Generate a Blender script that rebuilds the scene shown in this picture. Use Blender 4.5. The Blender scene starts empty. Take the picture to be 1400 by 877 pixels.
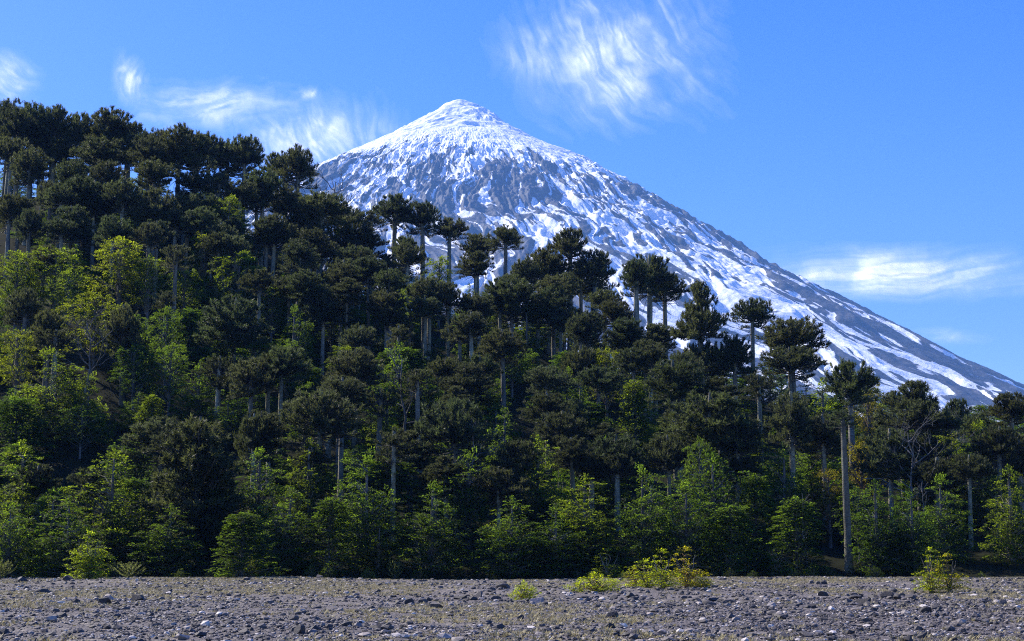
import bpy, math, random
import numpy as np
from mathutils import Vector

# ------------------------------------------------------------------ scene, camera, sky, sun
scene = bpy.context.scene
COL = scene.collection
R = math.radians
F = 2000.0                      # focal length of the photograph in its own pixels (1400 wide)
EYE = np.array([0.0, 0.0, 1.6])
HORIZON = 763.0
PITCH = math.atan((HORIZON - 438.5) / F)

cam_data = bpy.data.cameras.new('camera')
cam = bpy.data.objects.new('camera', cam_data)
COL.objects.link(cam)
cam_data.sensor_width = 36.0
cam_data.lens = 36.0 * F / 1400.0
cam_data.clip_start = 0.5
cam_data.clip_end = 200000.0
cam.location = EYE
cam.rotation_euler = (R(90) + PITCH, 0, 0)
scene.camera = cam

SUN_AZ, SUN_EL = R(-54), R(43)   # azimuth measured from the view direction (+Y) towards +X
world = bpy.data.worlds.new("World")
scene.world = world
world.use_nodes = True
wn, wl = world.node_tree.nodes, world.node_tree.links
wn.clear()
sky = wn.new('ShaderNodeTexSky')
sky.sky_type = 'NISHITA'
sky.sun_disc = False
sky.sun_elevation = SUN_EL
sky.sun_rotation = SUN_AZ
sky.altitude = 1200
sky.air_density = 1.0
sky.dust_density = 0.8
sky.ozone_density = 2.5
hsv = wn.new('ShaderNodeHueSaturation')
hsv.inputs['Saturation'].default_value = 1.44
hsv.inputs['Hue'].default_value = 0.526
bg = wn.new('ShaderNodeBackground')
bg.inputs['Strength'].default_value = 0.142
wo = wn.new('ShaderNodeOutputWorld')
wl.new(sky.outputs[0], hsv.inputs['Color'])
wl.new(hsv.outputs[0], bg.inputs['Color'])
wl.new(bg.outputs[0], wo.inputs['Surface'])

sun_data = bpy.data.lights.new('sun', 'SUN')
sun_data.energy = 5.0
sun_data.angle = R(0.5)
sun_data.color = (1.0, 0.94, 0.84)
sun = bpy.data.objects.new('sun', sun_data)
COL.objects.link(sun)
to_sun = Vector((math.sin(SUN_AZ) * math.cos(SUN_EL), math.cos(SUN_AZ) * math.cos(SUN_EL), math.sin(SUN_EL)))
sun.rotation_euler = to_sun.to_track_quat('Z', 'Y').to_euler()
sun.location = (-60, 40, 120)

vs = scene.view_settings
vs.view_transform = 'Standard'
vs.look = 'None'
vs.exposure = 1.0
vs.gamma = 1.0
vs.use_curve_mapping = False
cy = scene.cycles
cy.max_bounces = 6
cy.diffuse_bounces = 2
cy.glossy_bounces = 1
cy.transmission_bounces = 3
cy.transparent_max_bounces = 8
cy.volume_bounces = 0
cy.use_denoising = False
cy.use_adaptive_sampling = False
cy.filter_width = 1.1
cy.sample_clamp_indirect = 4.0
cy.caustics_reflective = False
cy.caustics_refractive = False

# ------------------------------------------------------------------ helpers
CP, SP = math.cos(PITCH), math.sin(PITCH)


def ray(px, py):
    """unit-depth ray (scaled so that its ground-plane forward component is 1) through a photograph pixel"""
    a, b = (px - 700.0) / F, -(py - 438.5) / F
    y = CP - b * SP
    z = SP + b * CP
    return np.array([a / y, 1.0, z / y])


def project(P):
    """photograph pixels of world points (n,3)"""
    d = P - EYE
    fwd = d[..., 1] * CP + d[..., 2] * SP
    up = -d[..., 1] * SP + d[..., 2] * CP
    return 700 + F * d[..., 0] / fwd, 438.5 - F * up / fwd


def hash2(ix, iy, seed):
    h = (ix.astype(np.int64) * 374761393 + iy.astype(np.int64) * 668265263 + seed * 974711) & 0xFFFFFFFF
    h = ((h ^ (h >> 13)) * 1274126177) & 0xFFFFFFFF
    h = h ^ (h >> 16)
    return (h & 0xFFFFFF) / float(0xFFFFFF)


def vnoise(x, y, seed=0):
    x = np.asarray(x, float); y = np.asarray(y, float)
    ix, iy = np.floor(x), np.floor(y)
    fx, fy = x - ix, y - iy
    ix, iy = ix.astype(np.int64), iy.astype(np.int64)
    sx, sy = fx * fx * fx * (fx * (fx * 6 - 15) + 10), fy * fy * fy * (fy * (fy * 6 - 15) + 10)
    a, b = hash2(ix, iy, seed), hash2(ix + 1, iy, seed)
    c, d = hash2(ix, iy + 1, seed), hash2(ix + 1, iy + 1, seed)
    return (a + (b - a) * sx) * (1 - sy) + (c + (d - c) * sx) * sy


def fbm(x, y, seed=0, octaves=4, gain=0.5, lac=2.03):
    s, amp, tot = 0.0, 1.0, 0.0
    for k in range(octaves):
        s = s + amp * vnoise(x, y, seed + 17 * k)
        tot += amp
        amp *= gain
        x = x * lac + 13.7; y = y * lac - 7.3
    return s / tot


def sstep(a, b, x):
    t = np.clip((x - a) / (b - a), 0, 1)
    return t * t * (3 - 2 * t)


class Geo:
    """collects triangles and quads for ONE mesh"""

    def __init__(self):
        self.v, self.n = [], 0
        self.f = []            # (faces array, material index)
        self.a = []            # per-vertex value

    def add(self, verts, faces, mat=0, val=0.5):
        verts = np.asarray(verts, float).reshape(-1, 3)
        faces = np.asarray(faces, np.int64)
        self.v.append(verts)
        self.f.append((faces + self.n, mat))
        self.a.append(np.broadcast_to(np.asarray(val, float), (len(verts),)))
        self.n += len(verts)

    def mesh(self, name, mats, smooth=False, attr=None):
        me = bpy.data.meshes.new(name)
        V = np.concatenate(self.v)
        me.vertices.add(len(V))
        me.vertices.foreach_set('co', V.astype(np.float32).ravel())
        idx = np.concatenate([f.ravel() for f, m in self.f])
        sizes = np.concatenate([np.full(len(f), f.shape[1]) for f, m in self.f])
        mi = np.concatenate([np.full(len(f), m) for f, m in self.f])
        me.loops.add(len(idx))
        me.loops.foreach_set('vertex_index', idx.astype(np.int32))
        me.polygons.add(len(sizes))
        starts = np.concatenate([[0], np.cumsum(sizes)[:-1]])
        me.polygons.foreach_set('loop_start', starts.astype(np.int32))
        me.update(calc_edges=True)
        me.polygons.foreach_set('material_index', mi.astype(np.int32))
        me.polygons.foreach_set('use_smooth', np.full(len(sizes), smooth))
        if attr:
            at = me.attributes.new(attr, 'FLOAT', 'POINT')
            at.data.foreach_set('value', np.concatenate(self.a).astype(np.float32))
        for m in mats:
            me.materials.append(m)
        me.update()
        return me


def link(name, me, parent=None, loc=(0, 0, 0), scale=(1, 1, 1), rot=(0, 0, 0)):
    o = bpy.data.objects.new(name, me)
    COL.objects.link(o)
    o.location = loc
    o.scale = scale
    o.rotation_euler = rot
    if parent:
        o.parent = parent
    return o


def tag(o, label, cat, group=None):
    o['label'] = label
    o['category'] = cat
    if group:
        o['group'] = group
    return o


def grid_faces(nu, nv, wrap=False):
    i = np.arange(nu - 1)[:, None]
    j = np.arange(nv if wrap else nv - 1)[None, :]
    j2 = (j + 1) % nv
    return np.stack([i * nv + j, i * nv + j2, (i + 1) * nv + j2, (i + 1) * nv + j], -1).reshape(-1, 4)


def tube(geo, pts, rad, sides=5, mat=0, val=0.5, cap=True):
    """a tapered tube along a polyline"""
    pts = np.asarray(pts, float); rad = np.asarray(rad, float)
    n = len(pts)
    t = np.gradient(pts, axis=0)
    t /= np.linalg.norm(t, axis=1)[:, None] + 1e-9
    ref = np.where(np.abs(t[:, 2:3]) > 0.9, np.array([[1.0, 0, 0]]), np.array([[0, 0, 1.0]]))
    u = np.cross(ref, t); u /= np.linalg.norm(u, axis=1)[:, None] + 1e-9
    w = np.cross(t, u)
    a = np.arange(sides) * 2 * math.pi / sides
    ring = u[:, None, :] * np.cos(a)[None, :, None] + w[:, None, :] * np.sin(a)[None, :, None]
    V = pts[:, None, :] + ring * rad[:, None, None]
    geo.add(V.reshape(-1, 3), grid_faces(n, sides, True), mat, val)


# ------------------------------------------------------------------ materials
def material(name):
    m = bpy.data.materials.new(name)
    m.use_nodes = True
    n, l = m.node_tree.nodes, m.node_tree.links
    n.clear()
    out = n.new('ShaderNodeOutputMaterial')
    return m, n, l, out


def ramp(n, stops):
    r = n.new('ShaderNodeValToRGB')
    e = r.color_ramp.elements
    while len(e) > 1:
        e.remove(e[-1])
    e[0].position, e[0].color = stops[0][0], (*stops[0][1], 1)
    for p, c in stops[1:]:
        k = e.new(p); k.color = (*c, 1)
    return r


def noise_node(n, l, scale, detail=4, rough=0.55, coord=None, dist=0.0):
    t = n.new('ShaderNodeTexNoise')
    t.inputs['Scale'].default_value = scale
    t.inputs['Detail'].default_value = detail
    t.inputs['Roughness'].default_value = rough
    t.inputs['Distortion'].default_value = dist
    if coord is not None:
        l.new(coord, t.inputs['Vector'])
    return t


def mixc(n, l, fac, a, b, mode='MIX'):
    m = n.new('ShaderNodeMix')
    m.data_type = 'RGBA'
    m.blend_type = mode
    for sock, v in ((m.inputs[0], fac), (m.inputs[6], a), (m.inputs[7], b)):
        if hasattr(v, 'links'):
            l.new(v, sock)
        elif isinstance(v, (int, float)):
            sock.default_value = v
        else:
            sock.default_value = (*v, 1)
    return m.outputs[2]


def leaf_material(name, dark, light, trans, trans_mix, rough=0.5, spec=0.3, power=1.5):
    """leaf colour = blend of two greens by a per-leaf value, tinted by the object's own colour (autumn or green trees)"""
    m, n, l, out = material(name)
    at = n.new('ShaderNodeAttribute'); at.attribute_name = 'leaf'
    info = n.new('ShaderNodeObjectInfo')
    sq = n.new('ShaderNodeMath'); sq.operation = 'POWER'
    l.new(at.outputs['Fac'], sq.inputs[0]); sq.inputs[1].default_value = power
    base = mixc(n, l, sq.outputs[0], dark, light)
    base = mixc(n, l, 1.0, base, info.outputs['Color'], 'MULTIPLY')
    tcol = mixc(n, l, sq.outputs[0], tuple(c * 0.25 for c in trans), trans)
    tcol = mixc(n, l, 1.0, tcol, info.outputs['Color'], 'MULTIPLY')
    p = n.new('ShaderNodeBsdfPrincipled')
    l.new(base, p.inputs['Base Color'])
    p.inputs['Roughness'].default_value = rough
    p.inputs['Specular IOR Level'].default_value = spec
    tr = n.new('ShaderNodeBsdfTranslucent')
    l.new(tcol, tr.inputs['Color'])
    mx = n.new('ShaderNodeMixShader')
    mx.inputs[0].default_value = trans_mix
    l.new(p.outputs[0], mx.inputs[1]); l.new(tr.outputs[0], mx.inputs[2])
    l.new(mx.outputs[0], out.inputs['Surface'])
    return m


M_ARAU = leaf_material('monkey_puzzle_leaves', (0.004, 0.007, 0.003), (0.072, 0.084, 0.036), (0.24, 0.28, 0.085), 0.42, 0.55, 0.25, 2.0)
M_BEECH = leaf_material('beech_leaves', (0.004, 0.009, 0.003), (0.050, 0.078, 0.015), (0.52, 0.72, 0.05), 0.47, 0.6, 0.12, 2.2)


def bark_material(name, c0, c1, c2, ring=9.0):
    m, n, l, out = material(name)
    tc = n.new('ShaderNodeTexCoord')
    geo = n.new('ShaderNodeNewGeometry')
    mp = n.new('ShaderNodeMapping')
    mp.inputs['Scale'].default_value = (1, 1, 0.25)
    l.new(geo.outputs['Position'], mp.inputs['Vector'])
    nz = noise_node(n, l, 2.2, 6, 0.65, mp.outputs[0])
    r = ramp(n, [(0.3, c0), (0.52, c1), (0.72, c2)])
    l.new(nz.outputs['Fac'], r.inputs[0])
    mp2 = n.new('ShaderNodeMapping')
    mp2.inputs['Scale'].default_value = (1.2, 1.2, 5.0)
    l.new(geo.outputs['Position'], mp2.inputs['Vector'])
    nz2 = noise_node(n, l, ring * 0.35, 4, 0.6, mp2.outputs[0])
    bp = n.new('ShaderNodeBump')
    bp.inputs['Strength'].default_value = 0.8
    bp.inputs['Distance'].default_value = 0.12
    l.new(nz2.outputs['Fac'], bp.inputs['Height'])
    r2 = ramp(n, [(0.35, (0.55, 0.55, 0.55)), (0.6, (1.1, 1.1, 1.1))])
    l.new(nz2.outputs['Fac'], r2.inputs[0])
    c = mixc(n, l, 1.0, r.outputs[0], r2.outputs[0], 'MULTIPLY')
    info = n.new('ShaderNodeObjectInfo')
    c = mixc(n, l, 1.0, c, info.outputs['Color'], 'MULTIPLY')
    p = n.new('ShaderNodeBsdfPrincipled')
    l.new(c, p.inputs['Base Color'])
    p.inputs['Roughness'].default_value = 0.9
    p.inputs['Specular IOR Level'].default_value = 0.2
    l.new(bp.outputs[0], p.inputs['Normal'])
    l.new(p.outputs[0], out.inputs['Surface'])
    return m


M_BARK = bark_material('monkey_puzzle_bark', (0.09, 0.083, 0.066), (0.20, 0.19, 0.145), (0.34, 0.335, 0.24))
M_BRANCH = bark_material('branch_bark', (0.06, 0.052, 0.045), (0.11, 0.10, 0.085), (0.17, 0.16, 0.14))
M_BEECHBARK = bark_material('beech_bark', (0.07, 0.062, 0.055), (0.14, 0.13, 0.12), (0.24, 0.235, 0.22))
M_DEAD = bark_material('weathered_dead_wood', (0.10, 0.093, 0.085), (0.17, 0.16, 0.145), (0.26, 0.25, 0.23))


def ground_material():
    m, n, l, out = material('volcanic_gravel')
    geo = n.new('ShaderNodeNewGeometry')
    P = geo.outputs['Position']
    big = noise_node(n, l, 0.09, 4, 0.6, P)
    mid = noise_node(n, l, 0.9, 5, 0.65, P)
    fine = noise_node(n, l, 9.0, 5, 0.7, P)
    vor = n.new('ShaderNodeTexVoronoi')
    vor.inputs['Scale'].default_value = 9.0
    l.new(P, vor.inputs['Vector'])
    vor2 = n.new('ShaderNodeTexVoronoi')
    vor2.inputs['Scale'].default_value = 22.0
    l.new(P, vor2.inputs['Vector'])
    r = ramp(n, [(0.25, (0.038, 0.031, 0.027)), (0.5, (0.098, 0.080, 0.070)), (0.75, (0.200, 0.168, 0.146))])
    l.new(fine.outputs['Fac'], r.inputs[0])
    sep = n.new('ShaderNodeSeparateColor')
    l.new(vor.outputs['Color'], sep.inputs[0])
    r3 = ramp(n, [(0.0, (0.7, 0.7, 0.72)), (0.6, (1.0, 1.0, 1.0)), (0.9, (1.15, 1.13, 1.1)), (1.0, (1.9, 1.85, 1.8))])
    l.new(sep.outputs[0], r3.inputs[0])
    c = mixc(n, l, 1.0, r.outputs[0], r3.outputs[0], 'MULTIPLY')
    # thin mats of dry moss and grass
    mul = n.new('ShaderNodeMath'); mul.operation = 'ADD'
    l.new(big.outputs['Fac'], mul.inputs[0]); l.new(mid.outputs['Fac'], mul.inputs[1])
    mr = ramp(n, [(0.0, (0, 0, 0)), (1.0, (1, 1, 1))])
    mm = n.new('ShaderNodeMapRange')
    mm.inputs['From Min'].default_value = 0.97
    mm.inputs['From Max'].default_value = 1.12
    l.new(mul.outputs[0], mm.inputs['Value'])
    fl = noise_node(n, l, 3.2, 5, 0.7, P)
    fm = n.new('ShaderNodeMapRange')
    fm.inputs['From Min'].default_value = 0.50
    fm.inputs['From Max'].default_value = 0.62
    l.new(fl.outputs['Fac'], fm.inputs['Value'])
    mf = n.new('ShaderNodeMath'); mf.operation = 'MULTIPLY'
    l.new(mm.outputs[0], mf.inputs[0]); l.new(fm.outputs[0], mf.inputs[1])
    c = mixc(n, l, mf.outputs[0], c, (0.32, 0.27, 0.19))
    h = n.new('ShaderNodeMath'); h.operation = 'MULTIPLY_ADD'
    l.new(vor.outputs['Distance'], h.inputs[0]); h.inputs[1].default_value = -0.6
    l.new(fine.outputs['Fac'], h.inputs[2])
    h2 = n.new('ShaderNodeMath'); h2.operation = 'MULTIPLY_ADD'
    l.new(vor2.outputs['Distance'], h2.inputs[0]); h2.inputs[1].default_value = -0.3
    l.new(h.outputs[0], h2.inputs[2])
    bp = n.new('ShaderNodeBump')
    bp.inputs['Strength'].default_value = 0.9
    bp.inputs['Distance'].default_value = 0.09
    l.new(h2.outputs[0], bp.inputs['Height'])
    p = n.new('ShaderNodeBsdfPrincipled')
    l.new(c, p.inputs['Base Color'])
    p.inputs['Roughness'].default_value = 0.85
    l.new(bp.outputs[0], p.inputs['Normal'])
    l.new(p.outputs[0], out.inputs['Surface'])
    return m


M_GROUND = ground_material()


def floor_material():
    m, n, l, out = material('forest_floor')
    geo = n.new('ShaderNodeNewGeometry')
    nz = noise_node(n, l, 0.7, 6, 0.65, geo.outputs['Position'])
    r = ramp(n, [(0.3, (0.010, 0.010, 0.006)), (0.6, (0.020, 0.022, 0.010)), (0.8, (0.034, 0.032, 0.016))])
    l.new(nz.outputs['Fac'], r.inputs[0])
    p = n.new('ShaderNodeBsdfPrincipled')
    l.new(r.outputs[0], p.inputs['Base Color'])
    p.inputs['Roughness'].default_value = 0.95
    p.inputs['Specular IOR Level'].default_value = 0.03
    l.new(p.outputs[0], out.inputs['Surface'])
    return m


M_FLOOR = floor_material()


def rock_material():
    m, n, l, out = material('volcanic_stone')
    info = n.new('ShaderNodeObjectInfo')
    at = n.new('ShaderNodeAttribute'); at.attribute_name = 'leaf'
    geo = n.new('ShaderNodeNewGeometry')
    nz = noise_node(n, l, 12.0, 4, 0.6, geo.outputs['Position'])
    r = ramp(n, [(0.3, (0.6, 0.6, 0.6)), (0.7, (1.25, 1.25, 1.25))])
    l.new(nz.outputs['Fac'], r.inputs[0])
    r2 = ramp(n, [(0.0, (0.028, 0.023, 0.021)), (0.5, (0.095, 0.079, 0.070)), (0.82, (0.24, 0.20, 0.175)), (1.0, (0.64, 0.56, 0.48))])
    l.new(at.outputs['Fac'], r2.inputs[0])
    c = mixc(n, l, 1.0, r2.outputs[0], r.outputs[0], 'MULTIPLY')
    c = mixc(n, l, 1.0, c, info.outputs['Color'], 'MULTIPLY')
    p = n.new('ShaderNodeBsdfPrincipled')
    l.new(c, p.inputs['Base Color'])
    p.inputs['Roughness'].default_value = 0.75
    bp = n.new('ShaderNodeBump')
    bp.inputs['Strength'].default_value = 0.5
    bp.inputs['Distance'].default_value = 0.03
    l.new(nz.outputs['Fac'], bp.inputs['Height'])
    l.new(bp.outputs[0], p.inputs['Normal'])
    l.new(p.outputs[0], out.inputs['Surface'])
    return m


M_ROCK = rock_material()
M_GRASS = leaf_material('dry_grass', (0.22, 0.19, 0.10), (0.58, 0.50, 0.28), (0.5, 0.43, 0.22), 0.3, 0.7, 0.15)


def mountain_material():
    m, n, l, out = material('snow_and_rock')
    at = n.new('ShaderNodeAttribute'); at.attribute_name = 'snow'
    geo = n.new('ShaderNodeNewGeometry')
    P = geo.outputs['Position']
    f1 = noise_node(n, l, 0.035, 6, 0.7, P)
    f2 = noise_node(n, l, 0.008, 6, 0.65, P)
    ad = n.new('ShaderNodeMath'); ad.operation = 'MULTIPLY_ADD'
    l.new(f1.outputs['Fac'], ad.inputs[0]); ad.inputs[1].default_value = 0.27
    l.new(at.outputs['Fac'], ad.inputs[2])
    mr = n.new('ShaderNodeMapRange')
    mr.inputs['From Min'].default_value = 0.59
    mr.inputs['From Max'].default_value = 0.645
    l.new(ad.outputs[0], mr.inputs['Value'])
    rock = ramp(n, [(0.3, (0.026, 0.026, 0.030)), (0.55, (0.048, 0.047, 0.053)), (0.75, (0.078, 0.074, 0.078))])
    l.new(f2.outputs['Fac'], rock.inputs[0])
    dust = ramp(n, [(0.46, (0, 0, 0)), (0.72, (1, 1, 1))])
    l.new(f1.outputs['Fac'], dust.inputs[0])
    rk = mixc(n, l, dust.outputs[0], rock.outputs[0], (0.12, 0.122, 0.14))
    c = mixc(n, l, mr.outputs[0], rk, (0.92, 0.93, 0.94))
    p = n.new('ShaderNodeBsdfPrincipled')
    l.new(c, p.inputs['Base Color'])
    p.inputs['Roughness'].default_value = 0.75
    p.inputs['Specular IOR Level'].default_value = 0.2
    bp = n.new('ShaderNodeBump')
    bp.inputs['Strength'].default_value = 0.7
    bp.inputs['Distance'].default_value = 7.0
    l.new(f1.outputs['Fac'], bp.inputs['Height'])
    l.new(bp.outputs[0], p.inputs['Normal'])
    l.new(p.outputs[0], out.inputs['Surface'])
    return m


M_MOUNTAIN = mountain_material()


def cloud_material():
    m, n, l, out = material('cirrus')
    at = n.new('ShaderNodeAttribute'); at.attribute_name = 'ice'
    tr = n.new('ShaderNodeBsdfTransparent')
    tl = n.new('ShaderNodeBsdfTranslucent'); tl.inputs[0].default_value = (1, 1, 1, 1)
    df = n.new('ShaderNodeBsdfDiffuse'); df.inputs[0].default_value = (1, 1, 1, 1)
    mx = n.new('ShaderNodeMixShader'); mx.inputs[0].default_value = 0.9
    l.new(df.outputs[0], mx.inputs[1]); l.new(tl.outputs[0], mx.inputs[2])
    m2 = n.new('ShaderNodeMixShader')
    l.new(at.outputs['Fac'], m2.inputs[0])
    l.new(tr.outputs[0], m2.inputs[1]); l.new(mx.outputs[0], m2.inputs[2])
    l.new(m2.outputs[0], out.inputs['Surface'])
    return m


M_CLOUD = cloud_material()

# ------------------------------------------------------------------ terrain
CREST_PX = np.array([-500, -200, 0, 150, 270, 340, 400, 500, 700, 880, 1060, 1200, 1400, 1700, 2200], float)
CREST_PY = np.array([225, 238, 248, 252, 264, 300, 335, 398, 440, 515, 548, 570, 598, 640, 680], float)
CREST_D = np.array([265, 260, 256, 253, 250, 247, 244, 240, 230, 220, 212, 206, 200, 195, 190], float)
CREST_X, CREST_Z = [], []
for a, b, d in zip(CREST_PX, CREST_PY, CREST_D):
    r = ray(a, b)
    CREST_X.append(r[0] * d); CREST_Z.append(EYE[2] + r[2] * d)
CREST_X, CREST_Z = np.array(CREST_X), np.array(CREST_Z)


def edge(x):
    """distance of the forest edge"""
    return 116.5 + 2.0 * np.sin(np.asarray(x) * 0.05) + 1.3 * np.sin(np.asarray(x) * 0.17 + 1)


def hill(x, y):
    x = np.asarray(x, float); y = np.asarray(y, float)
    yc, zc = np.interp(x, CREST_X, CREST_D), np.interp(x, CREST_X, CREST_Z)
    D = edge(x)
    t = (y - D) / (yc - D)
    up = np.where(t < 1, np.clip(t, 0, 1) ** 1.12, 1.0)
    up = up - 0.035 * np.exp(-((t - 1) / 0.12) ** 2)
    down = 1 - sstep(1.0, 3.0, t) * 1.1
    z = zc * np.where(t < 1, up, up * down)
    z = z + (fbm(x * 0.06, y * 0.06, 5) - 0.5) * 2.4 * sstep(0.02, 0.2, t)
    return np.where(t < 0, -0.3 + np.maximum(t, -0.1) * 3, z - 0.3 * (1 - sstep(0, 0.05, t)))


def flat(x, y):
    x = np.asarray(x, float); y = np.asarray(y, float)
    near = sstep(400, 150, np.hypot(x, y))
    z = (fbm(x * 0.05, y * 0.05, 31, 3) - 0.5) * 0.5 + (fbm(x * 0.35, y * 0.35, 32, 3) - 0.5) * 0.16
    z = z + (fbm(x * 1.6, y * 1.6, 33, 2) - 0.5) * 0.05
    return z * near * sstep(4, 14, np.hypot(x, y)) - 0.02


def land(x, y):
    return float(max(hill(x, y), flat(x, y)))


def spread(lo, hi, fine, far, k=1.35):
    core = np.arange(lo, hi + fine * 0.5, fine)
    out, s, p = [], fine, hi
    while p < far:
        s *= k; p += s; out.append(p)
    left, s, p = [], fine, lo
    while p > -far:
        s *= k; p -= s; left.append(p)
    return np.array(left[::-1] + list(core) + out)


gx, gy = spread(-46, 46, 0.28, 60000), spread(14, 124, 0.28, 60000)
GX, GY = np.meshgrid(gx, gy, indexing='ij')
g = Geo()
g.add(np.stack([GX, GY, flat(GX, GY)], -1), grid_faces(len(gx), len(gy))[:, ::-1])
o = link('ground', g.mesh('ground', [M_GROUND], True)); o['kind'] = 'structure'

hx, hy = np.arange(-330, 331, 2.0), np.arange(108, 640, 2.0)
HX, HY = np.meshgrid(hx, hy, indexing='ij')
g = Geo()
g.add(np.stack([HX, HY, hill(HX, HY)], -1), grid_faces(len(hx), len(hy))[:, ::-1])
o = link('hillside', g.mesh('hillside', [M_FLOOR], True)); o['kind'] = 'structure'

# ------------------------------------------------------------------ the volcano
VD = 8500.0
K = VD / F
summit = EYE + ray(629, 137) * VD
SX, SY, SZ = summit


# radius and height (metres) of the two flanks
RIGHT = tuple(np.array([(0, 2731), (30, 2721), (60, 2712), (75, 2707), (90, 2702), (120, 2692), (150, 2671), (195, 2627), (240, 2585), (300, 2530), (540, 2385), (780, 2285), (1020, 2132), (1260, 1976), (1500, 1816), (1740, 1652), (1980, 1493), (2220, 1355), (2460, 1216), (2700, 1075), (2940, 921), (3180, 789), (3420, 665), (3660, 550), (4000, 410), (4500, 260), (5200, 110), (6000, 20), (7500, -40)], float).T)
LEFT = tuple(np.array([(0, 2730), (30, 2721), (60, 2711), (75, 2706), (90, 2701), (120, 2679), (150, 2647), (195, 2618), (240, 2589), (300, 2550), (540, 2391), (780, 2250), (1020, 2124), (1260, 1974), (1500, 1828), (1740, 1682), (1980, 1537), (2220, 1394), (2460, 1253), (2700, 1114), (2940, 982), (3180, 850), (3420, 726), (3660, 602), (4000, 470), (4500, 300), (5200, 140), (6000, 30), (7500, -40)], float).T)

nth_f, nth_b = 1500, 160
th = np.concatenate([np.linspace(R(-190), R(10), nth_f, endpoint=False), np.linspace(R(10), R(170), nth_b, endpoint=False)])
rings = [0.0]
step = 5.0
while rings[-1] < 7400:
    rings.append(rings[-1] + step)
    if rings[-1] > 4200:
        step *= 1.06
    elif rings[-1] > 900:
        step = 8.0
rings = np.array(rings)
TH, RR = np.meshgrid(th, rings, indexing='xy')            # rings x angles
right_w = sstep(-0.7, 0.7, np.cos(TH))
HZ = np.interp(RR, *RIGHT) * right_w + np.interp(RR, *LEFT) * (1 - right_w)
X0, Y0 = RR * np.cos(TH), RR * np.sin(TH)
FACE = np.interp(RR, [0, 60, 130, 1020], [SZ, SZ - 16, SZ - 62, 2130])       # the face turned to the plain runs straight up to the rim
fw = sstep(0.25, 0.85, -np.sin(TH)) * (1 - sstep(900, 1020, RR))
HZ = HZ * (1 - fw) + FACE * fw
# domain-warped radial gullies
wx = (fbm(X0 / 420, Y0 / 420, 71, 3) - 0.5)
ang = TH + wx * 0.16 * sstep(300, 900, RR)
lr = np.log(RR + 250.0)
g1 = fbm(ang * 9.0, lr * 1.6, 81, 3) - 0.5               # broad ribs
g2 = fbm(ang * 30.0, lr * 4.2, 82, 4) - 0.5              # gullies
g3 = fbm(ang * 90.0, lr * 7.0, 83, 3) - 0.5              # runnels
c1 = fbm(X0 / 130 + wx, Y0 / 130, 91, 6, 0.58) - 0.5
c2 = np.abs(fbm(X0 / 85 + wx * 3, Y0 / 85, 92, 4, 0.55) - 0.5)
upper = sstep(330, 760, RR) * (1 - sstep(1500, 2900, RR))
outer = sstep(500, 2200, RR)
c3 = fbm(ang * 30 + c1 * 1.2, lr * 15, 97, 6, 0.64) - 0.5      # blocky outcrops, drawn out downhill
c4 = fbm(ang * 80 + c1 * 1.5, lr * 44, 98, 4, 0.62) - 0.5
front = sstep(-0.1, 0.8, -np.sin(TH))
line = 2300 - 230 * front                                # lower limit of the unbroken snow
alt0 = HZ + wx * 200
relief = outer * (g1 * 80 + g2 * 55 + g3 * 34) + upper * (0.25 + 0.75 * sstep(200, -60, alt0 - line)) * sstep(420, 200, alt0 - line) * (c1 * 85 + c3 * 60 + c4 * 26) + outer * (1 - upper) * (c3 * 30 + c4 * 12)
cap = 1 - sstep(250, 900, RR)
relief += cap * sstep(40, 200, RR) * ((fbm(X0 / 150 + wx * 3, Y0 / 110 + wx * 2, 95, 4) - 0.5) * 60 - np.abs(fbm(X0 / 120, Y0 / 75 + wx * 4, 93, 3) - 0.5) * 60 + (fbm(X0 / 60, Y0 / 60, 94, 3) - 0.5) * 10)
relief += (1 - sstep(60, 160, RR)) * (fbm(X0 / 45, Y0 / 45, 96, 2) - 0.5) * 14
relief *= 1 - 0.40 * np.abs(np.cos(TH)) ** 6 * sstep(200, 800, RR)   # the two flanks seen edge-on stay smooth
HZ = HZ + relief
MV = np.stack([SX + X0, SY + Y0, HZ], -1)
MPX, MPY = project(MV.reshape(-1, 3))
MPX, MPY = MPX.reshape(RR.shape), MPY.reshape(RR.shape)


def patch(cx, cy_, sx, sy, rot=0.0):
    ca, sa = math.cos(R(rot)), math.sin(R(rot))
    dx, dy = MPX - cx, MPY - cy_
    return np.exp(-(((dx * ca + dy * sa) / sx) ** 2 + ((-dx * sa + dy * ca) / sy) ** 2))


alt = HZ + relief * 0.3
rib = 1 - np.abs(2 * fbm(ang * 13 + wx * 0.6, lr * 2.2, 88, 4, 0.5) - 1)      # long ribbons of snow in the ravines
rib2 = 1 - np.abs(2 * fbm(ang * 34 + wx, lr * 3.2, 89, 4, 0.5) - 1)
snow = 0.235 + 0.90 * sstep(-90, 90, alt + wx * 260 + c1 * 260 - g2 * 420 - line)
snow += (1 - cap) * (1 - sstep(1700, 2200, alt) * 0.7) * (0.50 * sstep(0.84, 0.96, rib) + 0.32 * sstep(0.82, 0.96, rib2))
snow += (g2 * -0.35 + g1 * -0.35 + g3 * -0.75) * (1 - cap)          # snow lies in the gullies
snow += (upper * 0.75 + 0.30) * (c3 * -0.95 + c4 * -0.55) * (1 - 0.6 * cap) - upper * c1 * 0.55
snow += sstep(1500, 2100, alt) * 0.07
snow -= 0.75 * sstep(0.57, 0.66, fbm(ang * 22 + c1, lr * 16, 99, 4, 0.6)) * sstep(300, 120, alt - line) * (0.35 + 0.65 * sstep(0.2, -0.5, np.cos(TH)))
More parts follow.
